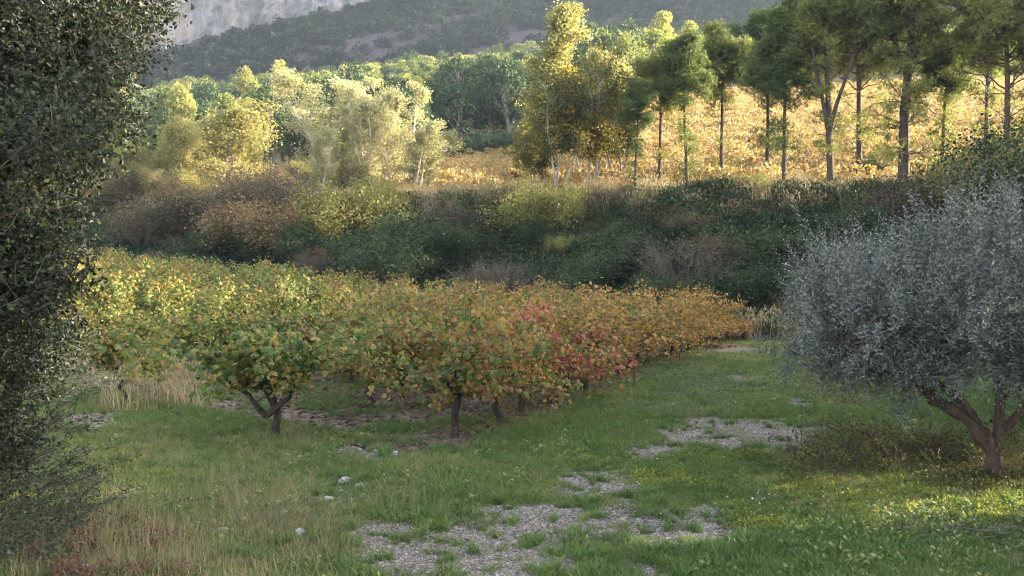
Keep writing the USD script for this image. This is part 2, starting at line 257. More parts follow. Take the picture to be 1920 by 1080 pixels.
rr = np.concatenate([[.02], .6 * (640 / .6) ** np.linspace(0, 1, 320)])
th = np.unique(np.concatenate([np.linspace(-37, 37, 330), np.linspace(37, 180, 90), np.linspace(-180, -37, 90)]))
th = np.radians(th[:-1]); nt = len(th)
gx, gy = rr[:, None] * np.sin(th), rr[:, None] * np.cos(th)
gz = ground_z(gx, gy); GV = np.stack([gx, gy, gz], -1).reshape(-1, 3)
ii, jj = np.meshgrid(np.arange(len(rr) - 1), np.arange(nt), indexing='ij'); j2 = (jj + 1) % nt
quad = np.stack([ii * nt + jj, ii * nt + j2, (ii + 1) * nt + j2, (ii + 1) * nt + jj], -1).reshape(-1, 4)
qc = GV[quad].mean(1); sd = qc[:, 1] - foot(qc[:, 0])
bv = bare(GV[:, 0], GV[:, 1])
zone = np.where(sd < -.2, 0, np.where(sd < 15.5, 1, np.where(qc[:, 1] < 270, 2, 3)))
zone[(zone == 0) & (bv[quad].mean(1) > .55) & (qc[:, 1] > 4) & ~inside_vineyard(qc[:, 0], qc[:, 1]) & (np.hypot(qc[:, 0], qc[:, 1]) < 32)] = 4
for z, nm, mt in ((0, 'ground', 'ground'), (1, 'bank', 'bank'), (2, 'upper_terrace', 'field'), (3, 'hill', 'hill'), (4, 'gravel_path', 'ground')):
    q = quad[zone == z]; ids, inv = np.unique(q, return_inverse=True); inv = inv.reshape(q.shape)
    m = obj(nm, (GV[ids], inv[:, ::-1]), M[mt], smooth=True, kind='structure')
    if mt == 'ground':
        UsdGeom.PrimvarsAPI(m).CreatePrimvar('bare', Sdf.ValueTypeNames.FloatArray, 'vertex').Set(Vt.FloatArray.FromNumpy(bv[ids].astype(np.float32)))

# the limestone cliff, top left
ct = np.linspace(0, 1, 170); cz = np.linspace(0, 1, 60)
cx = np.interp(ct, [0, .3, .42, .6, 1], [-235, -128, -102, -74, -34]); cy = np.interp(ct, [0, .3, .42, .6, 1], [285, 328, 343, 368, 414])
zb = ground_z(cx, cy) - 14
TT, ZZ = np.meshgrid(np.arange(170), cz, indexing='ij')
H = 95.0
X, Yc, Zc = cx[TT], cy[TT] + 10 * ZZ, zb[TT] + H * ZZ
fis = 17 * (meshkit.fbm(np.stack([X * .09, Yc * .09, Zc * .018], -1), 4, 31) - .5) + 6 * (meshkit.fbm(np.stack([X * .35, Yc * .35, Zc * .07], -1), 3, 32) - .5)
led = 5 * (meshkit.fbm(np.stack([X * .03, Yc * .03, Zc * .2], -1), 3, 33) - .5)
X = X + .53 * (fis + led) * 1.0; Yc = Yc - .85 * (fis + led)
cv = np.stack([X, Yc, Zc], -1)
back = cv + np.array([-14, 24, 4.0])                      # a thick wall, closed behind
gridf = lambda n, m: np.stack([(a := np.arange(n - 1)[:, None] * m + np.arange(m - 1)), a + m, a + m + 1, a + 1], -1).reshape(-1, 4)
f1 = gridf(170, 60); nv = 170 * 60
top = np.stack([(t := np.arange(169) * 60 + 59), t + 60, t + 60 + nv, t + nv], -1)
obj('cliff', (np.vstack([cv.reshape(-1, 3), back.reshape(-1, 3)]), np.vstack([f1, f1[:, ::-1] + nv, top])), M['cliff'], kind='structure', label='pale grey limestone cliff above the wooded hillside')

# ------------------------------------------------------------------ plant makers; each returns parts as meshes
def pine(rng, H=10., cb=.5, wid=3.2, r0=.17, nl=24, dead=8, lean=0., needles=7, ntuft=30, fork=None):
    tr = path((0, 0, -.2), (lean, 0, 1), H * .93, 10, rng, .02, .03); wood = [tube(tr, np.linspace(r0, r0 * .25, 11), 8)]; tips = []
    mains = [tr]
    if fork:
        k = int(fork * 10)
        for s in (-1, 1):
            b = path(tr[k], (s * .2, rng.normal(0, .25), .9), H * (.88 - fork), 7, rng, .07, .08); wood.append(tube(b, np.linspace(r0 * .6, r0 * .18, 8), 7)); mains.append(b)
    for i in range(nl):
        b0 = mains[rng.integers(len(mains))]; t = cb + (1 - cb) * ((i + rng.random()) / nl) ** .85; zt = t * H * .95
        if zt < b0[0, 2]: b0 = tr
        k = int(np.clip(np.searchsorted(b0[:, 2], zt), 1, len(b0) - 1)); p0 = b0[k - 1] + (b0[k] - b0[k - 1]) * rng.random()
        a = rng.uniform(0, 2 * np.pi); rel = (t - cb) / (1 - cb)
        L = wid * (.35 + .75 * math.sin(np.pi * (.12 + .80 * rel))) * rng.uniform(.5, 1.15)
        br = path(p0, (math.cos(a), math.sin(a), rng.uniform(.1, .5) + .6 * rel), L, 6, rng, .24, .05)
        wood.append(tube(br, np.linspace(r0 * .24, r0 * .05, 7), 5)); ns = 3 + int(5 * rel + rng.random())
        for j in range(ns):
            q = br[rng.integers(2, 7)]; sb = path(q, nrm(br[-1] - br[0]) + rng.normal(0, .6, 3), L * rng.uniform(.18, .42), 3, rng, .25, .14)
            wood.append(tube(sb, np.linspace(r0 * .08, r0 * .025, 4), 3)); tips += [sb[-1]] + ([(sb[1] + sb[2]) / 2] if rel > .25 else [])
        if rel > .15: tips.append(br[-1])
    for i in range(dead):
        zt = rng.uniform(.18, cb) * H; k = np.clip(np.searchsorted(tr[:, 2], zt), 1, 10); a = rng.uniform(0, 6.28)
        br = path(tr[k - 1], (math.cos(a), math.sin(a), rng.uniform(-.1, .5)), wid * rng.uniform(.25, .75), 6, rng, .26, .02); wood.append(tube(br, np.linspace(r0 * .13, r0 * .03, 7), 4))
        for j in range(6):
            sb = path(br[rng.integers(1, 6)], nrm(br[-1] - br[0]) + rng.normal(0, .7, 3), wid * rng.uniform(.12, .3), 3, rng, .3); wood.append(tube(sb, np.linspace(.012, .005, 4), 3)); tips += [sb[-1]] * (rng.random() < .12)
    tips = np.array(tips); n = len(tips)
    c = np.repeat(tips, ntuft, 0) + np.clip(rng.normal(0, 1, (n * ntuft, 3)), -2, 2) * [.24, .24, .17]
    c = np.repeat(c, needles, 0); d = ball(len(c), rng) + [0, 0, .55]
    return join(wood), leaves(c, d, rng.uniform(.13, .24, len(c)), rng, TRI, .17)
def broad(rng, H=8., cb=.25, shape='oval', wid=2.2, r0=.14, nst=1, spread=.3, nl=22, nleaf=9000, size=.1, tuft=.32, lift=.12, bare_=.0, tpl=LOZ):
    wood, tips = [], []
    for s in range(nst):
        a = rng.uniform(0, 6.28); sp = spread if nst > 1 else .04
        Hs = H * rng.uniform(.78, 1) if s else H * .96
        tr = path((rng.normal(0, .12) * (nst > 1), rng.normal(0, .12) * (nst > 1), -.2), (math.cos(a) * sp, math.sin(a) * sp, 1), Hs, 10, rng, .05, .02)
        wood.append(tube(tr, np.linspace(r0, r0 * .12, 11), 7))
        for i in range(nl):
            t = cb + (1 - cb) * ((i + rng.random()) / nl) ** .9; f = t * 10; k = min(int(f), 9); p0 = tr[k] + (tr[k + 1] - tr[k]) * (f - k); rel = (t - cb) / (1 - cb); b = rng.uniform(0, 6.28)
            prof = {'oval': math.sin(np.pi * (.22 + .7 * rel)), 'column': .4 + .6 * math.sin(np.pi * (.15 + .77 * rel)), 'flat': .35 + .75 * rel, 'bush': 1 - .55 * rel}[shape]
            L = wid * prof * rng.uniform(.6, 1.12); e = {'oval': .7, 'column': 1.7, 'flat': .6, 'bush': .8}[shape]
            br = path(p0, (math.cos(b), math.sin(b), e), L, 5, rng, .15, lift); wood.append(tube(br, np.linspace(r0 * .28, r0 * .05, 6), 4)); tips += [br[-1], br[-1], br[3], br[4]]
            for j in range(4):
                sb = path(br[rng.integers(1, 5)], nrm(br[-1] - br[0]) + rng.normal(0, .6, 3), L * rng.uniform(.25, .5), 3, rng, .2, lift)
                wood.append(tube(sb, np.linspace(r0 * .09, r0 * .025, 4), 3)); tips += [sb[-1], sb[2]]
    tips = np.array(tips); keep = rng.random(len(tips)) >= bare_; tips = tips[keep]
    c = tips[rng.integers(0, len(tips), nleaf)] + rng.normal(0, 1, (nleaf, 3)) * tuft * np.array([1, 1, .75])
    c[:, 2] = np.maximum(c[:, 2], .15)
    return join(wood), leaves(c, ball(nleaf, rng) + [0, 0, -.2], rng.uniform(.7, 1.3, nleaf) * size, rng, tpl, .75)
def forest_tree(rng, H=9., wid=3., n=46, per=70, size=.3, pointed=0.):
    tr = path((0, 0, -.4), (0, 0, 1), H * .8, 6, rng, .04); wood = [tube(tr, np.linspace(.2, .05, 7), 6)]; cl = []
    for i in range(n):
        t = rng.random() ** .8; z = H * (.2 + .74 * t); prof = math.sin(np.pi * (.16 + .78 * t)) * (1 - pointed * t); a = rng.uniform(0, 6.28); r = wid * prof * rng.uniform(.55, 1.05)
        p = np.array([r * math.cos(a), r * math.sin(a), z + rng.normal(0, .2)]); cl.append(p)
        if i % 2 == 0: wood.append(tube(np.array([tr[min(6, int(t * 5) + 1)], p * .6 + [0, 0, z * .38], p]), [.06, .04, .015], 3))
    cl = np.array(cl); c = []; u = []
    for p in cl:
        s = rng.uniform(.6, 1.25); q, w = blob(p, np.array([.8, .8, .6]) * s, per, rng, .5); c.append(q); u.append(w)
    c, u = np.vstack(c), np.vstack(u)
    return join(wood), leaves(c, u + ball(len(c), rng) * .9, rng.uniform(.6, 1.3, len(c)) * size, rng, LOZ, .8)
def bush(rng, H=1.5, wid=1.2, nst=16, nleaf=3000, size=.09, twigs=5, tuft=.16, cover=.3, arch=.0):
    wood, tips = [], []
    for s in range(nst):
        a = rng.uniform(0, 6.28); o = wid * .35 * rng.random(); e = rng.uniform(.1, 1.1)
        st = path((o * math.cos(a), o * math.sin(a), -.1), (math.cos(a) * wid / H * e, math.sin(a) * wid / H * e, 1), H * rng.uniform(.7, 1.1), 6, rng, .12, -arch); wood.append(tube(st, np.linspace(.015, .004, 7), 4))
        for j in range(twigs):
            k = rng.integers(2 if cover > .3 else 1, 6); b = path(st[k], (st[k + 1] - st[k]) * 4 + rng.normal(0, .55, 3), H * rng.uniform(.2, .42), 4, rng, .26, -arch); wood.append(tube(b, np.linspace(.007, .002, 5), 3)); tips += [b[-1], b[2], b[3]]
        tips += [st[-1], st[-2]]
    tips = np.array(tips); tips = tips[tips[:, 2] > H * (.35 - cover)]
    c = tips[rng.integers(0, len(tips), nleaf)] + rng.normal(0, tuft, (nleaf, 3)); c[:, 2] = np.abs(c[:, 2])
    return join(wood), leaves(c, ball(nleaf, rng), rng.uniform(.6, 1.35, nleaf) * size, rng, LOZ, .75)
def make_kind(name, parts, mats, names=('trunk', 'crown')):
    k = kind_of_plant(name)
    for nm, m, mt in zip(names, parts, mats):
        obj(nm, m, M[mt], k, kind='stuff' if nm in ('crown', 'foliage', 'leaves') else None)
    return k

# ------------------------------------------------------------------ far hill: scrub; wood below it
rng = np.random.default_rng(11)
def scrub_clump(rng, n=70, s=1.):
    q = [blob((rng.normal(0, .8), rng.normal(0, .8), .9 + rng.random() * .6), np.array([1.1, 1.1, .9]) * rng.uniform(.6, 1.1), n // 3, rng, .6) for _ in range(4)]
    c, u = np.vstack([a for a, _ in q]), np.vstack([b for _, b in q]); return leaves(c, u + ball(len(c), rng) * .8, rng.uniform(.45, .9, len(c)) * s, rng, LOZ, .85)
n = 32000; hx = rng.uniform(-260, 330, n); hy = rng.uniform(255, 480, n)
hu, hv = to_px(hx, hy, ground_z(hx, hy))
barehill = np.zeros(n)
for cu, cv_, ru, rv in ((770, 70, 150, 26), (690, 105, 90, 16), (1010, 75, 130, 26), (1130, 45, 80, 14), (920, 100, 90, 14), (860, 40, 60, 14)):
    barehill = np.maximum(barehill, np.exp(-(((hu - cu) / ru) ** 2 + ((hv - cv_ + (hu - cu) * .12) / rv) ** 2)))
keep = (rng.random(n) > np.clip(barehill * 1.25 - .1, 0, .88)) & (noise2(hx, hy, .05, 41) > -.28 + .25 * rng.random(n) * (barehill > .1)) & (np.abs(hx / hy) < .75) & ~((hx < -60) & (hy > np.interp(hx, cx, cy) - 4))
hx, hy = hx[keep], hy[keep]; n = len(hx)
scrub_p = [(scrub_clump(rng), M['scrub']) for _ in range(4)] + [(scrub_clump(rng), M['forest1'])]
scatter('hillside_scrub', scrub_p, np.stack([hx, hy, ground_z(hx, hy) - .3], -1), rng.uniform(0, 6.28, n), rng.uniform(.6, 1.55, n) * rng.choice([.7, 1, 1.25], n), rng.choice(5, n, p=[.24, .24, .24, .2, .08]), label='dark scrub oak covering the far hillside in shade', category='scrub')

FT = []
for k in range(9):
    mt = ['forest1', 'forest1', 'forest2', 'forest2', 'forest3', 'forest3', 'forest1', 'forest2', 'forest3'][k]
    FT.append((make_kind('forest_tree_kind', forest_tree(rng, H=[8, 9.5, 8, 9, 7.5, 10, 7, 7, 9][k], wid=[3.2, 3.4, 3, 2.8, 2.8, 2.6, 3.2, 3., 2.4][k], pointed=[0, .2, 0, .3, .1, .5, 0, .1, .4][k]), ['greybark', mt]), mt))
fl = {'forest1': 'dark green evergreen tree in the wood below the far hill', 'forest2': 'mid green rounded tree in the wood below the far hill', 'forest3': 'pale yellow green tree catching sun in the wood below the far hill'}
placed = []; fstuff = []
tries = 0
while tries < 5200:
    tries += 1
    y = rng.uniform(96, 285) if rng.random() < .75 else rng.uniform(96, 170); b = rng.uniform(-.56, .64); x = b * y
    # open ground of the terrace vineyard on the right and its strip in the middle
    lim = np.interp(b, [-.6, -.3, -.12, -.1, .03, .1, .2, .45, .64], [86, 90, 97, 104, 106, 112, 128, 150, 150])
    if y < lim: continue
    if any((x - q[0]) ** 2 + (y - q[1]) ** 2 < (2.6 + .009 * y) ** 2 for q in placed[-1500:]): continue
    placed.append((x, y))
placed.sort(key=lambda q: q[1])
for i, (x, y) in enumerate(placed):
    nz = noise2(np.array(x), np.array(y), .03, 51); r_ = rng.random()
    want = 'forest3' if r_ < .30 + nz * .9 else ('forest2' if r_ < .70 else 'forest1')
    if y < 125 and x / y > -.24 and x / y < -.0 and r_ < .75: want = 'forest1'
    ks = [k for k, m in FT if m == want]; k = ks[rng.integers(len(ks))]; s = rng.uniform(.8, 1.22)
    if i < 280 and abs(x / y) < .6:
        b = x / y; where = ('beside the left evergreen' if b < -.33 else 'behind the pale trees' if b < -.13 else 'left of the tall poplar' if b < .0 else 'right of the tall poplar' if b < .17 else 'above the slim pines' if b < .32 else 'behind the forked and big pines')
        tier = 'front edge' if y < 118 else 'middle' if y < 155 else 'upper part'; look = {'forest1': 'dark green tree', 'forest2': 'mid green rounded tree', 'forest3': 'pale yellow green tree'}[want]
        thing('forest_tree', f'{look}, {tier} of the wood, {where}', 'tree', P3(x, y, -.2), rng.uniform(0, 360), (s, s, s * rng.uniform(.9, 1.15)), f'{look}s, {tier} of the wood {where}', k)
    else: fstuff.append((x, y, s, want))
# the farther trees read as one mass
fm = np.array([(a, b, c) for a, b, c, _ in fstuff]); fi = np.array([{'forest1': 0, 'forest2': 2, 'forest3': 4}[w] + rng.integers(2) for *_, w in fstuff])
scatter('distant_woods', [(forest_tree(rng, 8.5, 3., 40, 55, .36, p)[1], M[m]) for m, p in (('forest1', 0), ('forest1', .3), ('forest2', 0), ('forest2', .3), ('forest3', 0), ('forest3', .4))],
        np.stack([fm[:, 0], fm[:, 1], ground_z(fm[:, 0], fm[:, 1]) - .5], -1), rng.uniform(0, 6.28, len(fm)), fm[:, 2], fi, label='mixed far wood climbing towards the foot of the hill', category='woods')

# ------------------------------------------------------------------ terrace vineyard (golden, sunlit) behind the pines
def simple_vine(rng, n=170, size=.17):
    q, u = blob((0, 0, .95), (.55, .75, .55), n, rng, .4); return leaves(q, u + ball(n, rng), rng.uniform(.7, 1.3, n) * size, rng, LOZ, .95)
rows = []
for k in range(60):
    for t in np.arange(-30, 190, 1.15):
        x = t + rng.normal(0, .08); y = 50.0 + k * 2.3 + rng.normal(0, .08) - .12 * t * (t > 0) * .5
        b = x / y; w = y - foot(np.array(x)) - 15
        lim = np.interp(b, [-.16, -.1, .03, .1, .2, .45, .64], [84, 99, 102, 108, 122, 142, 142])
        if w > 4 and y < lim and -.16 < b < .72: rows.append((x, y))
rows = np.array(rows); n = len(rows)
scatter('terrace_vines', [(simple_vine(rng), M['vine_gold']) for _ in range(4)], np.stack([rows[:, 0], rows[:, 1], ground_z(rows[:, 0], rows[:, 1])], -1), rng.uniform(0, 6.28, n), rng.uniform(.8, 1.15, n), rng.integers(0, 4, n), label='golden rows of a sunlit vineyard on the terrace behind the pines', category='vineyard')
# hedge across the middle with a rust coloured top row
hedge_k = make_kind('hedge_kind', bush(rng, 2.2, 1.7, 18, 2600, .17, 5, .3, .4), ['twig', 'forest1'], ('stems', 'foliage'))
for i, u in enumerate(np.linspace(785, 985, 10)):
    x, y, z = px(u, 285, 101 + 2 * (i % 2)); thing('hedge_bush', 'dark green bush in the hedge between golden terrace and wood', 'bush', P3(x, y, -.1), rng.uniform(0, 360), (1.1, 1.1, 1.15), 'dark bushes of the hedge behind the golden strip', hedge_k)
rust_k = make_kind('rust_kind', bush(rng, 1.6, 1.3, 14, 1500, .17, 5, .28, .4), ['twig', 'rustshrub'], ('stems', 'foliage'))
for i, u in enumerate(np.linspace(800, 960, 9)):
    x, y, z = px(u, 250, 107); thing('rust_bush', 'rust coloured bush in the row above the dark hedge', 'bush', P3(x, y, .2), rng.uniform(0, 360), rng.uniform(.8, 1.05), 'rust bushes above the dark hedge', rust_k)

# ------------------------------------------------------------------ pines on the crest of the bank
rng = np.random.default_rng(23)
PK = dict(slim=make_kind('pine_kind', pine(rng, 9, .56, 1.3, .12, 26, 16), ['pinebark', 'pine']),
          slim2=make_kind('pine_kind', pine(rng, 9, .60, 1.45, .13, 26, 18), ['pinebark', 'pinelight']),
          full=make_kind('pine_kind', pine(rng, 11, .46, 1.9, .15, 44, 14), ['pinebark', 'pine']),
          fork=make_kind('pine_kind', pine(rng, 12, .48, 2.4, .22, 52, 12, fork=.36), ['pinebark', 'pinelight']),
          big=make_kind('pine_kind', pine(rng, 13, .44, 3.1, .30, 70, 34, fork=.5), ['pinebark', 'pinelight']),
          wide=make_kind('pine_kind', pine(rng, 11, .48, 2.9, .18, 52, 16), ['pinebark', 'pinelight']))
def tree_at(name, kind, u, v_base, d, v_top, H, label, cat='tree', rz=None, wx=1., group=None, dz=-.1):
    x, y, _ = px(u, v_base, d); z = float(ground_z(x, y)); top = EYE + (HY - v_top) / F * d
    s = (top - z) / H
    return thing(name, label, cat, (x, y, z + dz), rng.uniform(0, 360) if rz is None else rz, (s * wx, s * wx, s), group, kind)
tree_at('pine_tree', PK['slim'], 1190, 365, 49, 150, 9, 'slender pine beside the olive green broadleaf group, first of the pine row')
tree_at('pine_tree', PK['slim2'], 1235, 350, 52, 98, 9, 'slim pine with bare trunk, second in the row along the bank')
tree_at('pine_tree', PK['slim'], 1287, 365, 50, 74, 9, 'slim pine with small dark crown, third in the row along the bank')
tree_at('pine_tree', PK['slim2'], 1352, 330, 53, 62, 9, 'slim pine with tufted crown, fourth in the row along the bank', rz=70)
tree_at('pine_tree', PK['full'], 1437, 310, 56, 25, 11, 'dense pine standing just behind the thin pine of the row')
tree_at('pine_tree', PK['full'], 1470, 345, 48, 10, 11, 'thin trunked pine with tall dark crown left of the forked pine', rz=140)
tree_at('pine_tree', PK['fork'], 1557, 335, 47, -60, 12, 'forked pine with a clean lit trunk in front of golden vines', rz=0)
tree_at('pine_tree', PK['big'], 1692, 335, 46, -130, 13, 'big pine with thick trunk and many low bare branches', rz=15)
tree_at('pine_tree', PK['slim'], 1763, 325, 50, 60, 9, 'thin pine right of the big pine with low branches', rz=200)
tree_at('pine_tree', PK['wide'], 1845, 250, 62, 0, 11, 'spreading pine standing farther up the terrace at the right edge', rz=10)
tree_at('pine_tree', PK['wide'], 1610, 330, 58, -20, 11, 'pine with light crown behind the gap of forked and big pine', rz=100)
# more trees of the same row, beyond the right edge of the picture: they shade the valley
offs = [(24.5, 44, 'wide', 1.15), (28, 47, 'fork', 1.15), (31, 43, 'big', 1.05), (36, 46, 'wide', 1.2), (39, 42, 'full', 1.25), (43, 45, 'big', 1.1), (48, 43, 'fork', 1.3), (53, 45, 'wide', 1.35), (58, 42, 'big', 1.15), (64, 44, 'fork', 1.3), (70, 41, 'big', 1.15), (77, 43, 'wide', 1.4), (84, 40, 'big', 1.2), (33, 48, 'full', 1.1), (46, 48, 'full', 1.2), (61, 47, 'full', 1.3), (90, 42, 'big', 1.2)]
for x, y, k, s in offs:
    thing('pine_tree', 'pine of the row beyond the right edge of the view', 'tree', P3(x, y, -.1), rng.uniform(0, 360), s, 'pines beyond the right edge', PK[k])

grove = [(20.5, 8.2), (24, 8.6), (25.5, 20.3), (21, 3), (30, 22.5), (29, 9.5), (33, 27), (37, 24.5), (38, 31), (34, 6), (42, 27), (44, 33), (40, 12.5), (48, 29), (53, 34), (56, 31), (60, 37), (64, 32), (50, 10), (70, 36), (22, 23), (19.5, 19.5)]
for i, (x, y) in enumerate(grove):
    s = [1.25, 1.5, 1.15, 1.4][i % 4] * (1 + .004 * x)
    thing('shade_tree', 'dense evergreen tree of the grove beyond the right edge', 'tree', P3(x, y, -.2), rng.uniform(0, 360), (s, s, s * 1.05), 'grove beyond the right edge', FT[[0, 1, 6][i % 3]][0])

# ------------------------------------------------------------------ poplar, pale trees and broadleaf group
rng = np.random.default_rng(31)
pop = make_kind('poplar_kind', broad(rng, 12, .1, 'column', 1.35, .16, 1, 0, 48, 19000, .13, .24, .22), ['palebark', 'poplar'])
tree_at('poplar_tree', pop, 1000, 330, 60, -12, 12, 'tall pale yellow green poplar rising to the top of the picture', wx=1.5)
tree_at('poplar_tree', pop, 968, 330, 63, 185, 12, 'shorter pale poplar pressed against the tall one', wx=1.5)
pw = [make_kind('pale_tree_kind', broad(rng, 9, .16, 'oval', 2.2, .11, 5, .26, 15, 15000, .125, .2, .2, .1), ['palebark', 'willow']) for _ in range(3)]
tree_at('pale_tree', pw[0], 640, 345, 61, 105, 9, 'tallest pale yellow tree with bare twigs above the brown shrubs', wx=1.25)
tree_at('pale_tree', pw[1], 690, 350, 59, 165, 9, 'pale thin tree with whitish trunk between two pale trees')
tree_at('pale_tree', pw[2], 738, 350, 62, 140, 9, 'pale tree right of the tallest pale tree, twiggy top', wx=1.25)
tree_at('pale_tree', pw[0], 775, 350, 57, 225, 9, 'low pale bushy tree beside the golden strip', wx=1.5, rz=100)
tree_at('pale_tree', pw[1], 600, 350, 56, 215, 9, 'small pale tree rising from the brown shrubs at left of the pale group', rz=60)
yl = make_kind('yellow_tree_kind', broad(rng, 7, .12, 'oval', 2.6, .13, 3, .25, 18, 13000, .13, .24, .15), ['greybark', 'poplar'])
tree_at('yellow_tree', yl, 390, 330, 66, 185, 7, 'bright round yellow tree beside the dark evergreen on the left', wx=1.5)
tree_at('yellow_tree', yl, 330, 345, 62, 225, 7, 'sunlit yellow tree half behind the dark evergreen', rz=90)
tree_at('yellow_tree', yl, 445, 320, 70, 235, 7, 'smaller yellow tree just right of the bright round one', rz=200)
tree_at('yellow_tree', yl, 262, 350, 60, 262, 7, 'low yellow tree at the edge of the dark evergreen', rz=20)
ac = [make_kind('broadleaf_kind', broad(rng, 7, .42, 'flat', 2.2, .1, 3, .3, 15, 9500, .13, .23, .1), ['greybark', 'acacia']) for _ in range(2)]
tree_at('broadleaf_tree', ac[0], 1050, 352, 51, 150, 7, 'olive green broadleaf tree with leaning stems below the yellow treetop', rz=30)
tree_at('broadleaf_tree', ac[1], 1110, 350, 52, 135, 7, 'olive green broadleaf tree nearest to the first slim pine')
tree_at('broadleaf_tree', ac[0], 1155, 350, 55, 150, 7, 'broadleaf tree with dark crown close behind the first slim pine', rz=140)
tree_at('broadleaf_tree', ac[1], 1010, 345, 53, 230, 7, 'low olive yellow broadleaf tree at the foot of the poplar', rz=220)
gk = make_kind('gold_tree_kind', broad(rng, 8, .5, 'oval', 1.2, .1, 1, .1, 22, 7000, .12, .3, .1), ['greybark', 'gold'])
tree_at('gold_tree', gk, 1092, 345, 60, 112, 8, 'tree with a bright golden yellow top beside the poplar', wx=.85)
tree_at('yellow_tree', yl, 1150, 300, 80, 110, 7, 'pale green sunlit tree behind the olive green broadleaf group', rz=40)

# ------------------------------------------------------------------ the bank: undergrowth and shrubs
rng = np.random.default_rng(43)
def clump(rng, n, r, size, tpl=LOZ, squash=.6):
    q, u = blob((0, 0, r * .3), (r, r, r * squash), n, rng, .35); q[:, 2] = np.maximum(q[:, 2], -.1)
    return leaves(q, u + ball(n, rng), rng.uniform(.6, 1.3, n) * size, rng, tpl, .8)
n = 9000; bx = rng.uniform(-42, 44, n); s = rng.uniform(-.6, 17, n); by = foot(bx) + s
left = sstep(-3, -12, bx) * sstep(9, 4, s)
mi = np.where(rng.random(n) < .85 * left + .06, 2, np.where(rng.random(n) < .2 + .35 * (s > 10), 1, 0)) ; mi = np.where((noise2(bx, by, .16, 61) > .12) & (s > 3.5) & (rng.random(n) < .7), 1, mi)
protos = [(clump(rng, 230, .6, .085), M['bramble']) for _ in range(3)] + [(clump(rng, 210, .6, .075), M[m_]) for m_ in ('brownshrub', 'darkweed')] + [(clump(rng, 230, .6, .09), M['ivy']) for _ in range(2)]
off, num = np.array([0, 3, 5]), np.array([3, 2, 2])
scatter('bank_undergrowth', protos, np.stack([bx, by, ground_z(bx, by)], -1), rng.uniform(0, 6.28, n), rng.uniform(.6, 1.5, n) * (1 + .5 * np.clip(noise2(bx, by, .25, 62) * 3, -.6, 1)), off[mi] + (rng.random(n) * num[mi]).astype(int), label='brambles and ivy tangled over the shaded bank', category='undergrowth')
SH = dict(green=[make_kind('shrub_kind', bush(rng, 2.2, 1.7, 24, 7500, .078, 8, .17, .38), ['twig', 'bramble'], ('stems', 'foliage')) for _ in range(2)],
          brown=[make_kind('shrub_kind', bush(rng, 2.2, 1.6, 28, 7000, .066, 9, .18, .36), ['twig', 'brownshrub'], ('stems', 'foliage')) for _ in range(2)],
          rust=[make_kind('shrub_kind', bush(rng, 2.2, 1.6, 24, 6000, .068, 8, .16, .35), ['twig', 'rustshrub'], ('stems', 'foliage'))],
          yellow=[make_kind('shrub_kind', bush(rng, 2.2, 1.7, 20, 6500, .08, 7, .18, .35), ['twig', 'yellowbush'], ('stems', 'foliage')) for _ in range(2)],
          grey=[make_kind('shrub_kind', bush(rng, 2.2, 1.5, 46, 2600, .06, 16, .14, .3), ['greytwig', 'brownshrub'], ('stems', 'foliage')) for _ in range(2)])
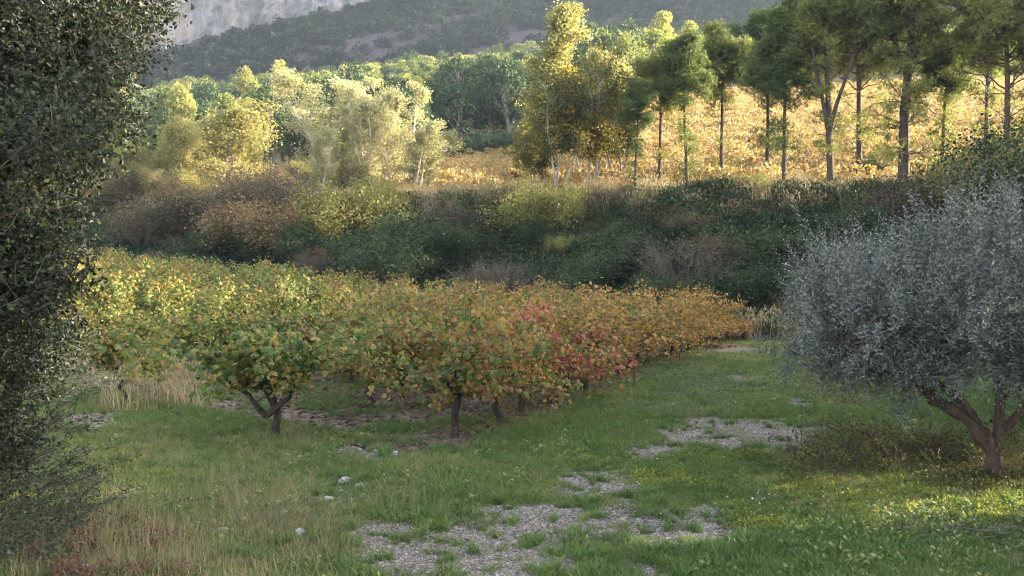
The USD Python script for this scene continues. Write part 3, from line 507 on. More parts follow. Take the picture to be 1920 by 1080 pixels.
shr = [ # u, v of base, distance, v of top, kind, widening, label
 (430, 405, 50, 300, 'brown', 1.5, 'brown shrub with grey top left of the rust coloured shrub'), (345, 410, 52, 335, 'brown', 1.4, 'brownish shrub below the bright yellow trees'), (270, 420, 50, 352, 'brown', 1.4, 'low brown shrub near the dark evergreen at left'),
 (490, 395, 53, 288, 'brown', 1.2, 'tall brown grey shrub behind the rust coloured one'), (548, 395, 52, 285, 'grey', 1.3, 'grey twiggy shrub between brown shrubs and the pale trees'), (500, 412, 46.5, 332, 'rust', 1.4, 'rust and orange shrub lit by the sun on the left bank'), (455, 412, 47, 352, 'rust', 1.1, 'small reddish shrub in front of the brown shrubs'),
 (640, 420, 47, 335, 'yellow', 1.1, 'yellow green bush at the foot of the pale trees'), (700, 395, 50, 325, 'yellow', 1.2, 'pale yellow bush below the whitish trunk'), (590, 405, 49, 320, 'brown', 1.2, 'brown shrub left of the yellow green bush'),
 (770, 470, 43, 345, 'green', 1.3, 'large grey green shrub in the middle of the bank'), (730, 500, 40, 385, 'green', 1.3, 'broad dark green shrub below the grey green one'), (840, 430, 46, 345, 'brown', 1.3, 'brown grey shrub right of the large grey green shrub'),
 (905, 530, 36.8, 425, 'grey', 1.3, 'bare twiggy shrub with straw coloured top above the vines'), (950, 520, 38, 440, 'grey', 1.2, 'thin grey twiggy shrub leaning right in mid bank'), (860, 460, 43, 380, 'green', 1.1, 'small green shrub above the twiggy one'),
 (605, 500, 42, 438, 'grey', 1.0, 'lilac grey leafless shrub above the left vines'), (1005, 420, 45, 335, 'yellow', 1.2, 'lit yellow green bush at the edge of the bank below the poplar'), (1060, 410, 46, 345, 'yellow', 1.2, 'sprawling yellow green bush below the broadleaf trees'), (960, 400, 48, 335, 'brown', 1.1, 'brown bush left of the lit yellow green bush'),
 (1130, 400, 47, 340, 'brown', 1.2, 'brown grassy shrub at the foot of the first pines'), (1215, 410, 46, 360, 'yellow', .9, 'small yellowish bush between two slim pine trunks'), (1340, 400, 46, 325, 'green', 1.2, 'dark green shrub between slim pines at the bank edge'), (1405, 395, 46, 320, 'yellow', .9, 'pale straw yellow bush below the dense pine'),
 (1110, 520, 38, 430, 'green', 1.5, 'spreading green shrub on the lower bank right of the twiggy shrub'), (1190, 500, 39, 415, 'green', 1.5, 'mid green shrub on the lower bank below the slim pines'), (1290, 520, 36, 395, 'grey', 1.5, 'purple grey twiggy shrub on the right part of the bank'), (1340, 500, 38, 400, 'brown', 1.4, 'brown purple shrub beside the twiggy grey one'),
 (1420, 540, 34, 440, 'green', 1.4, 'dark shrub behind the orange end of the vineyard'), (1250, 560, 34, 470, 'green', 1.4, 'dark green shrub low behind the orange vines'), (1050, 545, 36, 465, 'green', 1.3, 'low dark shrub behind the middle vines'), (1500, 480, 37, 385, 'green', 1.6, 'green bramble mound under the forked pine'), (1580, 440, 40, 350, 'green', 1.5, 'dark bramble mound below the trunk of the forked pine'),
 (1660, 420, 42, 335, 'brown', 1.5, 'reddish brown brambles left below the big pine'), (1740, 410, 42, 325, 'brown', 1.4, 'reddish brown brambles right below the big pine'), (1810, 400, 42, 300, 'brown', 1.2, 'brown shrub near the right edge above the silver crown'), (1880, 370, 43, 215, 'green', 1.2, 'dark oak bush at the right edge above the silver crown'), (1840, 385, 41, 265, 'yellow', .9, 'yellow green bush at the right edge beside the dark oak bush'), (1920, 400, 40, 250, 'green', 1.3, 'dark leafy bush cut by the right edge of the picture'),
 (1620, 480, 37, 400, 'green', 1.6, 'dark mound of brambles seen above the left of the silver crown'), (1480, 580, 32.5, 520, 'brown', 1.3, 'brown dry shrub at the foot of the bank near the orange vine'), (410, 440, 46.5, 380, 'green', 1.4, 'dull green shrub above the ivy on the left'), (650, 470, 43, 395, 'green', 1.4, 'dark bushy shrub above the lilac grey one'), (560, 440, 45, 378, 'green', 1.3, 'shaded green shrub below the rust shrub')]
for u, v, d, vt, k, wx, lab in shr:
    ks = SH[k]; x, y, _ = px(u, v, d); z = float(ground_z(x, y)); H = max(EYE + (HY - vt) / F * d - z, .8) * (.66 if v > 425 else .78 if u < 600 else .9); s = H / 2.25
    thing('shrub', lab, 'shrub', (x, y, z - .05), rng.uniform(0, 360), (s * wx ** .7 * max(1, 1.1 / s) ** .4,) * 2 + (s,), None, ks[rng.integers(len(ks))])
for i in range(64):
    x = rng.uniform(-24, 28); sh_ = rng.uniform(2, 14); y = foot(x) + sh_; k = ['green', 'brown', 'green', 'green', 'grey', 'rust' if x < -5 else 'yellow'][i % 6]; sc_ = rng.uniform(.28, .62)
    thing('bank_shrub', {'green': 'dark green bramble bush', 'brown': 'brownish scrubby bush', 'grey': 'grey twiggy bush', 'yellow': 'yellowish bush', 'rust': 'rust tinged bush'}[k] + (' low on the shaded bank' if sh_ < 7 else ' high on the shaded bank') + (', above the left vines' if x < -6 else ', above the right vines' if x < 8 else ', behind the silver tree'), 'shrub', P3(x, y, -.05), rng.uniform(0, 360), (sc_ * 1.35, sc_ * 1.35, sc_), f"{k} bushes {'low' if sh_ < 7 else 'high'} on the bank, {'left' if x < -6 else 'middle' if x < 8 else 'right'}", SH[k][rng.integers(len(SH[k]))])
for i in range(46):
    b, y = rng.uniform(-.52, -.13), rng.uniform(57, 92); k = ['yellow', 'brown', 'rust', 'yellow', 'brown'][i % 5]; sc_ = rng.uniform(.75, 1.15)
    thing('terrace_shrub', {'yellow': 'sunlit yellow green shrub', 'brown': 'brownish shrub', 'rust': 'rust coloured shrub'}[k] + ' on the terrace below the yellow and pale trees', 'shrub', P3(b * y, y, -.1), rng.uniform(0, 360), (sc_ * 1.3, sc_ * 1.3, sc_), 'terrace shrubs, ' + k, SH[k][rng.integers(len(SH[k]))])
for i in range(34):
    b, y = rng.uniform(-.02, .6), rng.uniform(53, 96); k = ['yellow', 'green', 'yellow', 'brown'][i % 4]; sc_ = rng.uniform(.4, .8)
    thing('terrace_shrub', {'yellow': 'low yellow green bush', 'green': 'low green bush', 'brown': 'low brown bush'}[k] + ' on the golden terrace ' + ('just behind the pine trunks' if y < 70 else 'far behind the pines'), 'shrub', P3(b * y, y, -.1), rng.uniform(0, 360), (sc_ * 1.3, sc_ * 1.3, sc_), f"bushes on the golden terrace, {k}, {'near' if y < 70 else 'far'}", SH[k][rng.integers(len(SH[k]))])
# pale dead grass standing at the lower edge of the bank and along the crest
def tall_grass(rng, n=60, h=.8, spread=.25, w=.012, seeds=True):
    b = rng.normal(0, spread, (n, 3)) * [1, 1, 0]; d = nrm(rng.normal(0, .22, (n, 3)) + [0, 0, 1]); hh = h * rng.uniform(.5, 1.15, n); parts = []
    m = b + d * hh[:, None] * .6; bend = nrm(d + rng.normal(0, .35, (n, 3)))
    a = nrm(np.cross(d, rng.normal(0, 1, (n, 3)))) * w / 2; t = m + bend * hh[:, None] * .45
    v = np.stack([b - a, b + a, m + a * .7, m - a * .7, t], 1).reshape(-1, 3); k = np.arange(n)[:, None] * 5
    f = np.vstack([k + [0, 1, 2], k + [0, 2, 3], k + [3, 2, 4]]); parts.append((v, f))
    if seeds: parts.append(leaves(np.repeat(t - bend * hh[:, None] * .12, 3, 0), np.repeat(bend, 3, 0) + rng.normal(0, .2, (n * 3, 3)), h * .16, rng, LOZ, .14))
    return join(parts)
TG = [(tall_grass(rng, 60, .8), M['straw']) for _ in range(2)] + [(tall_grass(rng, 60, .8), M['dryblade']) for _ in range(2)]
n = 700; bx = rng.uniform(-25, 34, n); e = rng.random(n) < .5; by = foot(bx) + np.where(e, rng.uniform(12, 20, n), rng.uniform(-1.2, .8, n)); keep = e | (bx > 5); bx, by = bx[keep], by[keep]; n = len(bx)
scatter('bank_dry_grass', TG, np.stack([bx, by, ground_z(bx, by)], -1), rng.uniform(0, 6.28, n), rng.uniform(.7, 1.5, n), rng.integers(0, 4, n), label='tall dry grass standing along the foot and crest of the bank', category='grass')

# ------------------------------------------------------------------ the vineyard
rng = np.random.default_rng(57)
def vine(rng, full=1., leafn=2200, low=.24, vee=False):
    wood = []; g = rng.normal
    hd = rng.uniform(.42, .54)
    tr = np.array([[0, 0, -.08], [g(0, .02), g(0, .03), .1], [g(0, .05), g(0, .06), .24], [g(0, .04), g(0, .05), hd]]); wood.append(tube(tr, [.055, .042, .04, .045], 7)); sh = []
    if vee: tr[:, 2] *= .42
    for s in (-1, 1):
        L = rng.uniform(.32, .55); arm = np.array([tr[-1], tr[-1] + [g(0, .04), s * L * .4, .1 + g(0, .03)], tr[-1] + [g(0, .06), s * L * .75, .13 + g(0, .04)], tr[-1] + [g(0, .08), s * L, .2 + g(0, .05)]])
        if vee: arm = tr[-1] + np.array([[0, 0, 0], [.02, s * .12, .10], [g(0, .04), s * .24, .2], [g(0, .05), s * (.42 if s > 0 else .34), .34]])
        wood.append(tube(arm, [.038, .030, .026, .018], 6)); sh += [(arm[k] + (arm[min(k + 1, 3)] - arm[k]) * rng.random(), s) for k in (0, 1, 1, 2, 2, 3, 3, 3)]
    c, d = [], []
    for p, s in sh:
        dro = rng.random() < .38; up = rng.random() < .2; L = rng.uniform(.7, 1.15) * (1.15 if up else 1); dr = np.array([g(0, .55) + dro * rng.choice([-1, 1]) * .9, g(0, .35) + s * .12, .55 if dro else 1.]); st = path(p, dr, L, 7, rng, .12, .0)
        w = np.arange(8) / 7; st[:, :2] += (st[:, :2] - st[0, :2]) * (w ** 2)[:, None] * (.1 if up else 1.15); st[:, 2] -= w ** (1.6 if dro else 2.5) * L * (rng.uniform(.6, 1.05) if dro else 0 if up else rng.uniform(-.1, .6))
        kk = 8 if (st[:, 2] > .45).all() else max(3, int(np.argmax(st[:, 2] < .45))); st = st[:kk]
        wood.append(tube(st, np.linspace(.008, .003, kk), 3))
        k = int(leafn / len(sh)); t = rng.uniform(.12, 1.0, k) * (kk - 1); i = np.minimum(t.astype(int), kk - 2); q = st[i] + (st[i + 1] - st[i]) * (t - i)[:, None]
        o = rng.normal(0, 1, (k, 3)); o = nrm(o) * rng.uniform(.03, .20, (k, 1)); c.append(q + o); d.append(o * [1, 1, .3] + [0, 0, -.06])
    c, d = np.vstack(c), np.vstack(d); lo = low + .14 * rng.random(len(c)); c[:, 2] = np.where(c[:, 2] < lo, lo + .5 * rng.random(len(c)), c[:, 2])
    out = c * [1, .4, 0]; nz = nrm(out) * .7 + [0, 0, .8] + rng.normal(0, .75, c.shape)
    return join(wood), leaves(c, d * 6 + rng.normal(0, .35, c.shape), rng.uniform(.038, .076, len(c)) * full, rng, LOBED, 1.0, normal=nz)
VK = {}
for col, nn in (('green', 3), ('yellow', 3), ('mixed', 3), ('orange', 3), ('red', 1)):
    VK[col] = [make_kind('grapevine_kind', vine(rng, low=.3 if col in ('orange', 'yellow') else .44), ['vinewood', 'vine_' + col], ('trunk', 'foliage')) for _ in range(nn)]
VK['vee'] = [make_kind('grapevine_kind', vine(rng, low=.46, vee=True), ['vinewood', 'vine_green'], ('trunk', 'foliage'))]
rdeg = -math.degrees(math.atan2(U[0], U[1]))
words_ = dict(green='green leaved', yellow='yellow green', mixed='green and rust leaved', orange='orange leaved', red='crimson leaved')
vines = []
for r in range(16):
    start = {0: 0., 1: .1, 2: 2.6}.get(r, 2.6 + .3 * (r - 2))
    for k in range(60):
        p = ROW0 + V * (r * 2.15) + U * (start + k * 1.12) + rng.normal(0, .07, 2)
        if p[1] > foot(p[0]) - .9: break
        if p[0] / p[1] < -.66: continue
        if r == 2 and k == 0: p = np.array([-5.95, 13.6])
        if r == 1 and k == 0: p = np.array([-3.1, 11.65])
        vines.append((r, k, p))
posn = ['row bordering the grass track', 'second row from the grass track', 'third row from the grass track', 'fourth row from the grass track', 'fifth row from the grass track', 'sixth row from the grass track', 'rows beyond the sixth', 'rows beyond the sixth', 'rows nearest the dark evergreen', 'rows nearest the dark evergreen'] + ['far left back rows'] * 10
front = {(0, 0): 'green and orange leaved grapevine at the near corner of the vineyard, black trunk', (1, 0): 'front grapevine with V shaped trunk standing alone beside a wooden stake', (2, 0): 'yellow and red leaved grapevine with dark looping trunk at the left front'}
for r, k, p in vines:
    x, y = p; u, v = to_px(x, y, float(ground_z(x, y)) + 1.); t = noise2(np.array(x), np.array(y), .22, 71) * 1.5 + rng.normal(0, .10)
    o = np.clip((u - 560) / 560, -.25, 1.25) + .45 * np.clip((y - 22) / 12, -.2, 1) + t        # warmer to the right and farther away
    col = ('green' if rng.random() < .75 else 'yellow') if o < .12 else 'mixed' if o < .62 else 'orange' if o > .92 else ('mixed' if rng.random() < .55 else 'orange')
    if u < 820 and y > 17 and rng.random() < .45: col = 'yellow' if rng.random() < .7 else 'green'
    if (abs(u - 945) < 30 and 20.5 < y < 22.2) or (r == 0 and k == 3): col = 'red'
    if (r, k) == (2, 0): col = 'yellow'
    if (r, k) == (1, 0): col = 'vee'
    depth = 'near end' if y < 17 else 'middle' if y < 25 else 'far end'
    lab = front.get((r, k)) or f'{words_.get(col)} vine, {depth} of the {posn[r]}'
    grp = None if (r, k) in front else f'{words_.get(col)} vines, {depth} of the {posn[r]}'
    s = rng.uniform(.95, 1.15) * {(2, 0): .86, (1, 0): 1.14, (0, 0): 1.1}.get((r, k), 1)
    thing('grapevine', lab, 'grapevine', P3(x, y), (80 + rng.normal(0, 4) if (r, k) in ((1, 0), (2, 0)) else rdeg + rng.normal(0, 12) + 180 * rng.integers(2)), (s * 1.08, s * 1.05, s * rng.uniform(.94, 1.08)), grp, VK[col][rng.integers(len(VK[col]))])
st = thing('vine_stake', 'thin brown wooden stake beside the V shaped vine trunk', 'stake', at(543, 832)); obj('post', tube([[0, 0, -.1], [.02, 0, .3], [.05, .01, .62]], [.015, .014, .012], 6), M['stake'], st)
for i, (u, v) in enumerate([(1275, 680), (1315, 652), (1190, 730)]):
    st = thing('vine_stake', ['dark stake near the far orange end of the vine row', 'last stake at the far end of the vine row', 'dark stake half way along the vine row by the track'][i], 'stake', at(u, v)); obj('post', tube([[0, 0, -.1], [0, .01, .5], [.01, .01, 1.1]], [.02, .019, .018], 6), M['stake'], st)

# ------------------------------------------------------------------ the olive tree on the right
rng = np.random.default_rng(67)
ox, oy, oz = at(1872, 905)
ol = thing('olive_tree', 'silver grey olive tree with forked crooked trunk at the right', 'tree', (ox, oy, oz))
limb = lambda p: np.array(p, float)
def smooth_path(p, n=14):
    p = np.asarray(p, float); t = np.linspace(0, 1, len(p)); tt = np.linspace(0, 1, n)
    from scipy.interpolate import PchipInterpolator
    return PchipInterpolator(t, p)(tt)
L1 = smooth_path([(.02, 0, -.15), (-.02, 0, .12), (-.08, 0, .36), (-.22, .02, .58), (-.46, .04, .78), (-.70, .02, .90), (-.84, 0, 1.06), (-.92, -.05, 1.25), (-1.15, -.1, 1.6)], 22)
limbs = [(L1, np.interp(np.linspace(0, 1, 22), [0, .15, .4, .7, 1], [.115, .085, .068, .05, .03])),
         (smooth_path([(-.05, .0, .30), (.04, .04, .52), (.05, .06, .75), (.10, .08, .98), (.30, .1, 1.5), (.5, .1, 1.9)]), np.linspace(.065, .025, 14)),
         (smooth_path([(-.16, 0, .5), (-.24, .1, .72), (-.36, .18, .90), (-.55, .25, 1.1), (-.6, .4, 1.6)]), np.linspace(.06, .025, 14)),
         (smooth_path([(.03, .04, .5), (.2, -.05, .72), (.36, -.15, .95), (.7, -.3, 1.3), (1.1, -.3, 1.7)]), np.linspace(.06, .025, 14)),
         (smooth_path([(-.70, .02, .9), (-.66, .1, 1.05), (-.70, .2, 1.3), (-.4, .5, 1.8)]), np.linspace(.05, .02, 14)),
         (smooth_path([(-.90, 0, 1.15), (-1.3, -.15, 1.25), (-1.8, -.3, 1.5)]), np.linspace(.045, .015, 14)),
         (smooth_path([(-.92, 0, 1.2), (-1.2, .3, 1.35), (-1.6, .6, 1.6)]), np.linspace(.04, .015, 14)),
         (smooth_path([(.1, .08, .9), (.3, .5, 1.3), (.6, .9, 1.7)]), np.linspace(.045, .018, 14))]
wood = []
for p, r in limbs:
    m = tube(p, r, 10); kn = meshkit.fbm(m[0] * 13, 3, 5)[:, None] - .5; ctr = p[np.argmin(np.linalg.norm(m[0][:, None] - p[None], axis=2), axis=1)]
    wood.append((m[0] + (m[0] - ctr) * kn * 2.2, m[1]))
ends = np.vstack([p[6:] for p, _ in limbs[:7]] + [limbs[7][0][6:]])
lobes = [(tuple(np.array(c) * [.98, 1, 1] + [.0, 0, .02]), tuple(np.array(r) * [.97, .97, .98]), int(m * .95)) for c, r, m in [((.15, 0, 2.05), (1.5, 1.35, 1.02), 1500), ((-1.05, -.1, 1.85), (1.15, 1.1, .78), 1250), ((-1.75, -.15, 1.78), (.72, .85, .62), 700), ((1.2, 0, 1.95), (1.3, 1.2, .95), 800), ((-.5, -.35, 2.15), (1.1, 1.0, .72), 900), ((-1.25, 0, 1.2), (.62, .6, .42), 380), ((-.75, -.5, 1.42), (.75, .5, .3), 320), ((-1.5, -.55, 1.55), (.6, .4, .4), 360)]]
cs, ds, szs = [], [], []; tw = []
for c, r, m in lobes:
    nb = 11; q0, u0 = blob(c, r, m // nb, rng, .35); q0 = q0 + rng.normal(0, .05, q0.shape); q, u = np.repeat(q0, nb, 0) + rng.normal(0, .075, (len(q0) * nb, 3)), np.repeat(u0, nb, 0); m = len(q)
    bd = np.repeat(rng.normal(0, .25, (len(q0), 3)), nb, 0); dirs = nrm(u * [.75, .75, .35] + [0, 0, .7] + bd + rng.normal(0, .22, (m, 3))); L = rng.uniform(.16, .36, m); L[u[:, 2] > .5] *= 1.0 + .75 * (rng.random((u[:, 2] > .5).sum()) < .2)
    hi = u[:, 2] > .15; dirs[hi] = nrm(u[hi] * [.5, .5, .2] + bd[hi] * .8 + [0, 0, 1.0] + rng.normal(0, .16, (hi.sum(), 3))); L[hi] *= 1.35
    low = u[:, 2] < -.25; dirs[low] = nrm(u[low] * [.8, .8, .2] + bd[low] + rng.normal(0, .25, (low.sum(), 3)) + [0, 0, -.2])
    for i in range(m):
        k = 13; t = np.linspace(.05, 1, k)[:, None]; ax = dirs[i]; pts = q[i] + ax * L[i] * t; sd_ = nrm(np.cross(ax, rng.normal(0, 1, 3))); sgn = np.where(np.arange(k) % 2, 1, -1)[:, None]; rot = np.cross(ax, sd_)
        side = np.where((np.arange(k) // 2 % 2)[:, None], sd_, rot) * sgn
        cs.append(pts); ds.append(ax * .6 + side * .9); szs.append(np.full(k, .051) * rng.uniform(.75, 1.2, k) * (1.12 - .5 * t[:, 0] ** 3))
        if i % 2 == 0: tw.append(tube(np.array([q[i] - ax * .05, q[i] + ax * L[i]]), [.003, .0012], 3))
        if i % 12 == 0:
            e = ends[np.argmin(np.linalg.norm(ends - q[i], axis=1))]; mid = (e + q[i]) / 2 + rng.normal(0, .06, 3) - [0, 0, .05]; tw.append(tube(smooth_path([e, mid, q[i]], 6), np.linspace(.014, .004, 6), 4))
cs, ds, szs = np.vstack(cs), np.vstack(ds), np.concatenate(szs)
obj('trunk', join(wood), M['olivebark'], ol, smooth=40); obj('twigs', join(tw), M['twig'], ol, kind='stuff')
obj('crown', leaves(cs, ds, szs, rng, LOZ, .30), M['olive'], ol, kind='stuff')
q, u = blob((-1.75, -.1, 1.12), (.45, .5, .28), 900, rng, .2); obj('crown', leaves(q, ball(900, rng), .05, rng, LOZ, .35), M['olivelow'], ol, kind='stuff', label='browned sparse leaves at the lower left')

for x, y, s, a in ((10.4, 11.2, .74, 150), (9.6, 8.4, .7, 40), (9.0, 6.2, .72, 250)):
    thing('broadleaf_tree', 'small broadleaf tree standing beyond the right edge of the view', 'tree', P3(x, y), a, s, 'small broadleaf trees beyond the right edge', ac[0])
for x, y, s in ((8.6, 7.7, 1.1), (8.0, 5.6, 1.0), (8.3, 12.6, 1.05), (10.4, 14.2, 1.2)):
    thing('shrub', 'dense bush standing beyond the right edge of the view', 'shrub', P3(x, y, -.05), 60 * x, (s * 1.1, s * 1.1, s), 'bushes beyond the right edge', SH['green'][0])
for x, y, s, a in ((15.5, 5.5, 1.2, 260),):
    thing('olive_tree', 'olive tree standing beyond the right edge of the view', 'tree', P3(x, y), a, s, 'olive trees beyond the right edge', ol)

# ------------------------------------------------------------------ the dark evergreen on the left
rng = np.random.default_rng(71)
ho = thing('evergreen_oak', 'large dark evergreen oak filling the left edge', 'tree', P3(-5.6, 6.6))
b = np.array([-5.6, 6.6, float(ground_z(-5.6, 6.6))])
tr = smooth_path([(0, 0, -.2), (.1, 0, 1), (.25, .1, 2.2), (.2, .2, 3.8), (.3, .3, 5.2)]); wood = [tube(tr, np.linspace(.24, .07, 14), 9)]
# lobes in world metres: centre, radii, twigs
lob = [((-4.0, 6.6, 5.1), (1.65, 1.6, 1.3), 1500), ((-3.35, 6.3, 4.35), (.85, 1.1, .8), 1000), ((-4.08, 6.0, 3.9), (1.45, 1.3, 1.1), 1400), ((-3.30, 6.2, 3.55), (.62, .9, .62), 700), ((-4.15, 5.9, 2.9), (1.05, 1.2, .9), 1200), ((-3.56, 6.1, 2.75), (.55, .8, .55), 560), ((-4.22, 5.8, 2.0), (1.0, 1.1, .8), 1000), ((-3.70, 5.9, 2.05), (.5, .7, .55), 450), ((-5.8, 6.8, 4.6), (1.5, 1.5, 1.7), 500), ((-5.6, 6.2, 2.8), (1.2, 1.2, 1.2), 400), ((-4.35, 5.7, 1.3), (.95, .9, .7), 700)]
for t in np.linspace(0, 1, 26):                            # small sprays that break the outline
    zz = 5.6 - 4.6 * t; ux = np.interp(zz, [.8, 1.4, 2.2, 2.9, 3.5, 3.75, 4.3, 5.6], [46, 60, 74, 88, 106, 136, 142, 164]); dd = 6.0 + rng.normal(0, .5); lob.append((((ux * 1.875 - HX + rng.normal(-92, 26)) / F * dd, dd, zz + rng.normal(0, .1)), np.array([.3, .4, .22]) * rng.uniform(.6, 1.25), 70))
cs, ds = [], []
for c, r, m in lob:
    m = int(m * 1.7); q, u = blob(c, r, m, rng, .35); dirs = nrm(u * .6 + rng.normal(0, .6, (m, 3)) + [0, 0, .12])
    for i in range(m):
        k = 9; t = np.linspace(0, 1, k)[:, None]; ax = dirs[i]; pts = q[i] + ax * t * rng.uniform(.12, .24); cs.append(pts - b); ds.append(ax * .6 + nrm(rng.normal(0, 1, (k, 3))) * .9)
        if i % 3 == 0: wood.append(tube(np.array([q[i] - ax * .04 - b, q[i] + ax * .16 - b]), [.0025, .001], 3))
        if i % 40 == 0: e = tr[min(13, int(np.clip((q[i][2] - b[2]) / 5.2, 0, 1) * 13))]; wood.append(tube(smooth_path([e, (e + q[i] - b) / 2 + rng.normal(0, .1, 3), q[i] - b], 6), np.linspace(.02, .003, 6), 4))
cs, ds = np.vstack(cs), np.vstack(ds)
yg = (rng.random(len(cs)) < .02 + .16 * (meshkit.fbm(cs * 1.1, 2, 9) > .6))
obj('trunk', wood[0], M['greybark'], ho, smooth=40); obj('branches', join(wood[1:]), M['twig'], ho)
obj('crown', leaves(cs[~yg], ds[~yg], rng.uniform(.024, .044, (~yg).sum()), rng, OVAL, .72), M['oak'], ho, kind='stuff')
obj('crown', leaves(cs[yg], ds[yg], rng.uniform(.026, .048, yg.sum()), rng, OVAL, .75), M['oakyoung'], ho, kind='stuff', label='lighter young leaves with a few yellow ones')
# fine leaved evergreen shrub below it
jb = np.array(P3(-4.25, 6.6)); jn = thing('evergreen_shrub', 'fine leaved grey green shrub with drooping sprays at the left foot of the oak', 'shrub', jb)
wood, cs, ds = [], [], []
for i in range(430):
    a = rng.uniform(0, 6.28); o = rng.random() ** .5 * .8; h = rng.uniform(.1, 1.75) * (1 - .3 * o); p0 = np.array([o * math.cos(a), o * math.sin(a), h]); sp = path(p0, (math.cos(a) * 1., math.sin(a) * 1., .55), rng.uniform(.3, .62), 5, rng, .15, -.05)
    wood.append(tube(sp, np.linspace(.006, .002, 6), 3)); k = 64; t = rng.uniform(0, 5, k); j = np.minimum(t.astype(int), 4); q = sp[j] + (sp[j + 1] - sp[j]) * (t - j)[:, None]
    cs.append(q + rng.normal(0, .015, (k, 3))); ds.append(nrm(sp[-1] - sp[0]) + rng.normal(0, .7, (k, 3)))
for i in range(9): a = rng.uniform(0, 6.28); wood.append(tube(path((0, 0, -.1), (math.cos(a) * .5, math.sin(a) * .5, 1), 1.5, 6, rng, .1), np.linspace(.03, .008, 7), 5))
cs, ds = np.vstack(cs), np.vstack(ds)
obj('stems', join(wood), M['twig'], jn); obj('foliage', leaves(cs, ds, rng.uniform(.022, .05, len(cs)), rng, LOZ, .42), M['juniper'], jn, kind='stuff')

# ------------------------------------------------------------------ grass, weeds, gravel, stones
rng = np.random.default_rng(83)
def tuft(rng, n, r, h, w, lean=.5, per=9):
    k = max(1, n // per); a, o = rng.uniform(0, 6.28, k), r * np.sqrt(rng.random(k)); cc = np.stack([o * np.cos(a), o * np.sin(a), np.zeros(k) - .01], 1); ch = rng.uniform(.45, 1.35, k); cl = rng.normal(0, lean * .5, (k, 3)) * [1, 1, 0]
    g = np.repeat(np.arange(k), per); n = len(g)
    b = cc[g] + rng.normal(0, .022, (n, 3)) * [1, 1, 0]; d = nrm(rng.normal(0, lean, (n, 3)) * [1, 1, .2] + cl[g] + [0, 0, 1]); hh = (h * ch[g] * rng.uniform(.5, 1.15, n))[:, None]
    m = b + d * hh * .55; t = m + nrm(d + rng.normal(0, lean, (n, 3)) * [1, 1, .3] + [0, 0, -.2]) * hh * .5; s = nrm(np.cross(d, rng.normal(0, 1, (n, 3)))) * w / 2
    v = np.stack([b - s, b + s, m + s * .8, m - s * .8, t], 1).reshape(-1, 3); k = np.arange(n)[:, None] * 5
    return v, np.vstack([k + [0, 1, 2], k + [0, 2, 3], k + [3, 2, 4]])
def weed(rng, n, r, h, size):
    q, u = blob((0, 0, h * .45), (r, r, h * .55), n, rng, .2); q[:, 2] = np.maximum(q[:, 2], .005); return leaves(q, u * [1, 1, .4] + ball(n, rng) * .6, rng.uniform(.6, 1.3, n) * size, rng, LOZ, .5, up=.8)
GP = [(tuft(rng, 135, .28, h, .0085), M['grass']) for h in (.07, .09, .11)] + [(tuft(rng, 110, .22, .13, .009, .45, 14), M['lush']) for _ in range(2)] + [(tuft(rng, 90, .24, .13, .005, .6), M['dryblade']) for _ in range(2)] \
   + [(weed(rng, 90, .2, .08, .035), M['lime']), (tuft(rng, 110, .24, .09, .008), M['lime']), (weed(rng, 90, .22, .07, .04), M['greyweed'])] + [(tuft(rng, 70, .09, .17, .008, .55, 35), M['lush']), (weed(rng, 70, .22, .16, .04), M['darkweed']), (tall_grass(rng, 30, .32, .18, .004, False), M['dryblade']), (weed(rng, 46, .13, .07, .06), M['lush']), (weed(rng, 40, .12, .10, .05), M['grass'])]
def spots(u, v, lst):
    m = np.zeros_like(u)
    for cu, cv_, ru, rv, a in lst: m = np.maximum(m, a * np.exp(-(((u - cu) / ru) ** 2 + ((v - cv_) / rv) ** 2)))
    return m
n = 42000; gb = rng.uniform(-.68, .68, n); gd = 4.5 * (36 / 4.5) ** rng.random(n) ** .85; x, y = gb * gd, gd
z = ground_z(x, y); u, v = to_px(x, y, z); bm = bare(x, y); ok = (y < foot(x) + .3) & (rng.random(n) > np.clip(bm * 2.4 - .5, 0, .97)) & ~(inside_vineyard(x, y) & (rng.random(n) < .55))
x, y, z, u, v, gd, bm = (a[ok] for a in (x, y, z, u, v, gd, bm)); n = len(x); nz = noise2(x, y, .7, 81); r_ = rng.random(n)
idx = rng.integers(0, 3, n)
lush = np.maximum(spots(u, v, [(420, 780, 130, 50, .8), (1600, 1040, 330, 70, .8), (1750, 770, 160, 40, .8), (1240, 1000, 40, 20, 1), (850, 930, 60, 30, .5), (1100, 830, 120, 25, .5)]), np.clip(nz * 2.2, 0, .7))
dry = np.maximum(spots(u, v, [(520, 975, 210, 75, .5), (330, 1050, 230, 55, .55), (280, 730, 120, 40, .6), (700, 950, 100, 60, .4), (1330, 655, 140, 12, .7)]), np.clip(-nz * 1.6, 0, .45))
limes = spots(u, v, [(1260, 895, 120, 22, .75), (1350, 860, 130, 20, .6), (1600, 930, 170, 28, .95), (1800, 960, 160, 32, .9), (1450, 985, 80, 20, .7), (1380, 745, 60, 10, .4), (1200, 900, 100, 15, .6), (1100, 870, 60, 10, .4)])
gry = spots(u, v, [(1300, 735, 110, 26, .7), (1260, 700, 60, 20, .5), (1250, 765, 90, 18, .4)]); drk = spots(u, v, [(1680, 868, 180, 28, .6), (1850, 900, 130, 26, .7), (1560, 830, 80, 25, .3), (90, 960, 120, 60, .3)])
for p, choice in ((lush, [3, 4]), (dry, [5, 6]), (gry, [9, 9]), (limes, [7, 8]), (drk, [11, 11])):
    s = rng.random(n) < p; idx[s] = rng.choice(choice, s.sum())
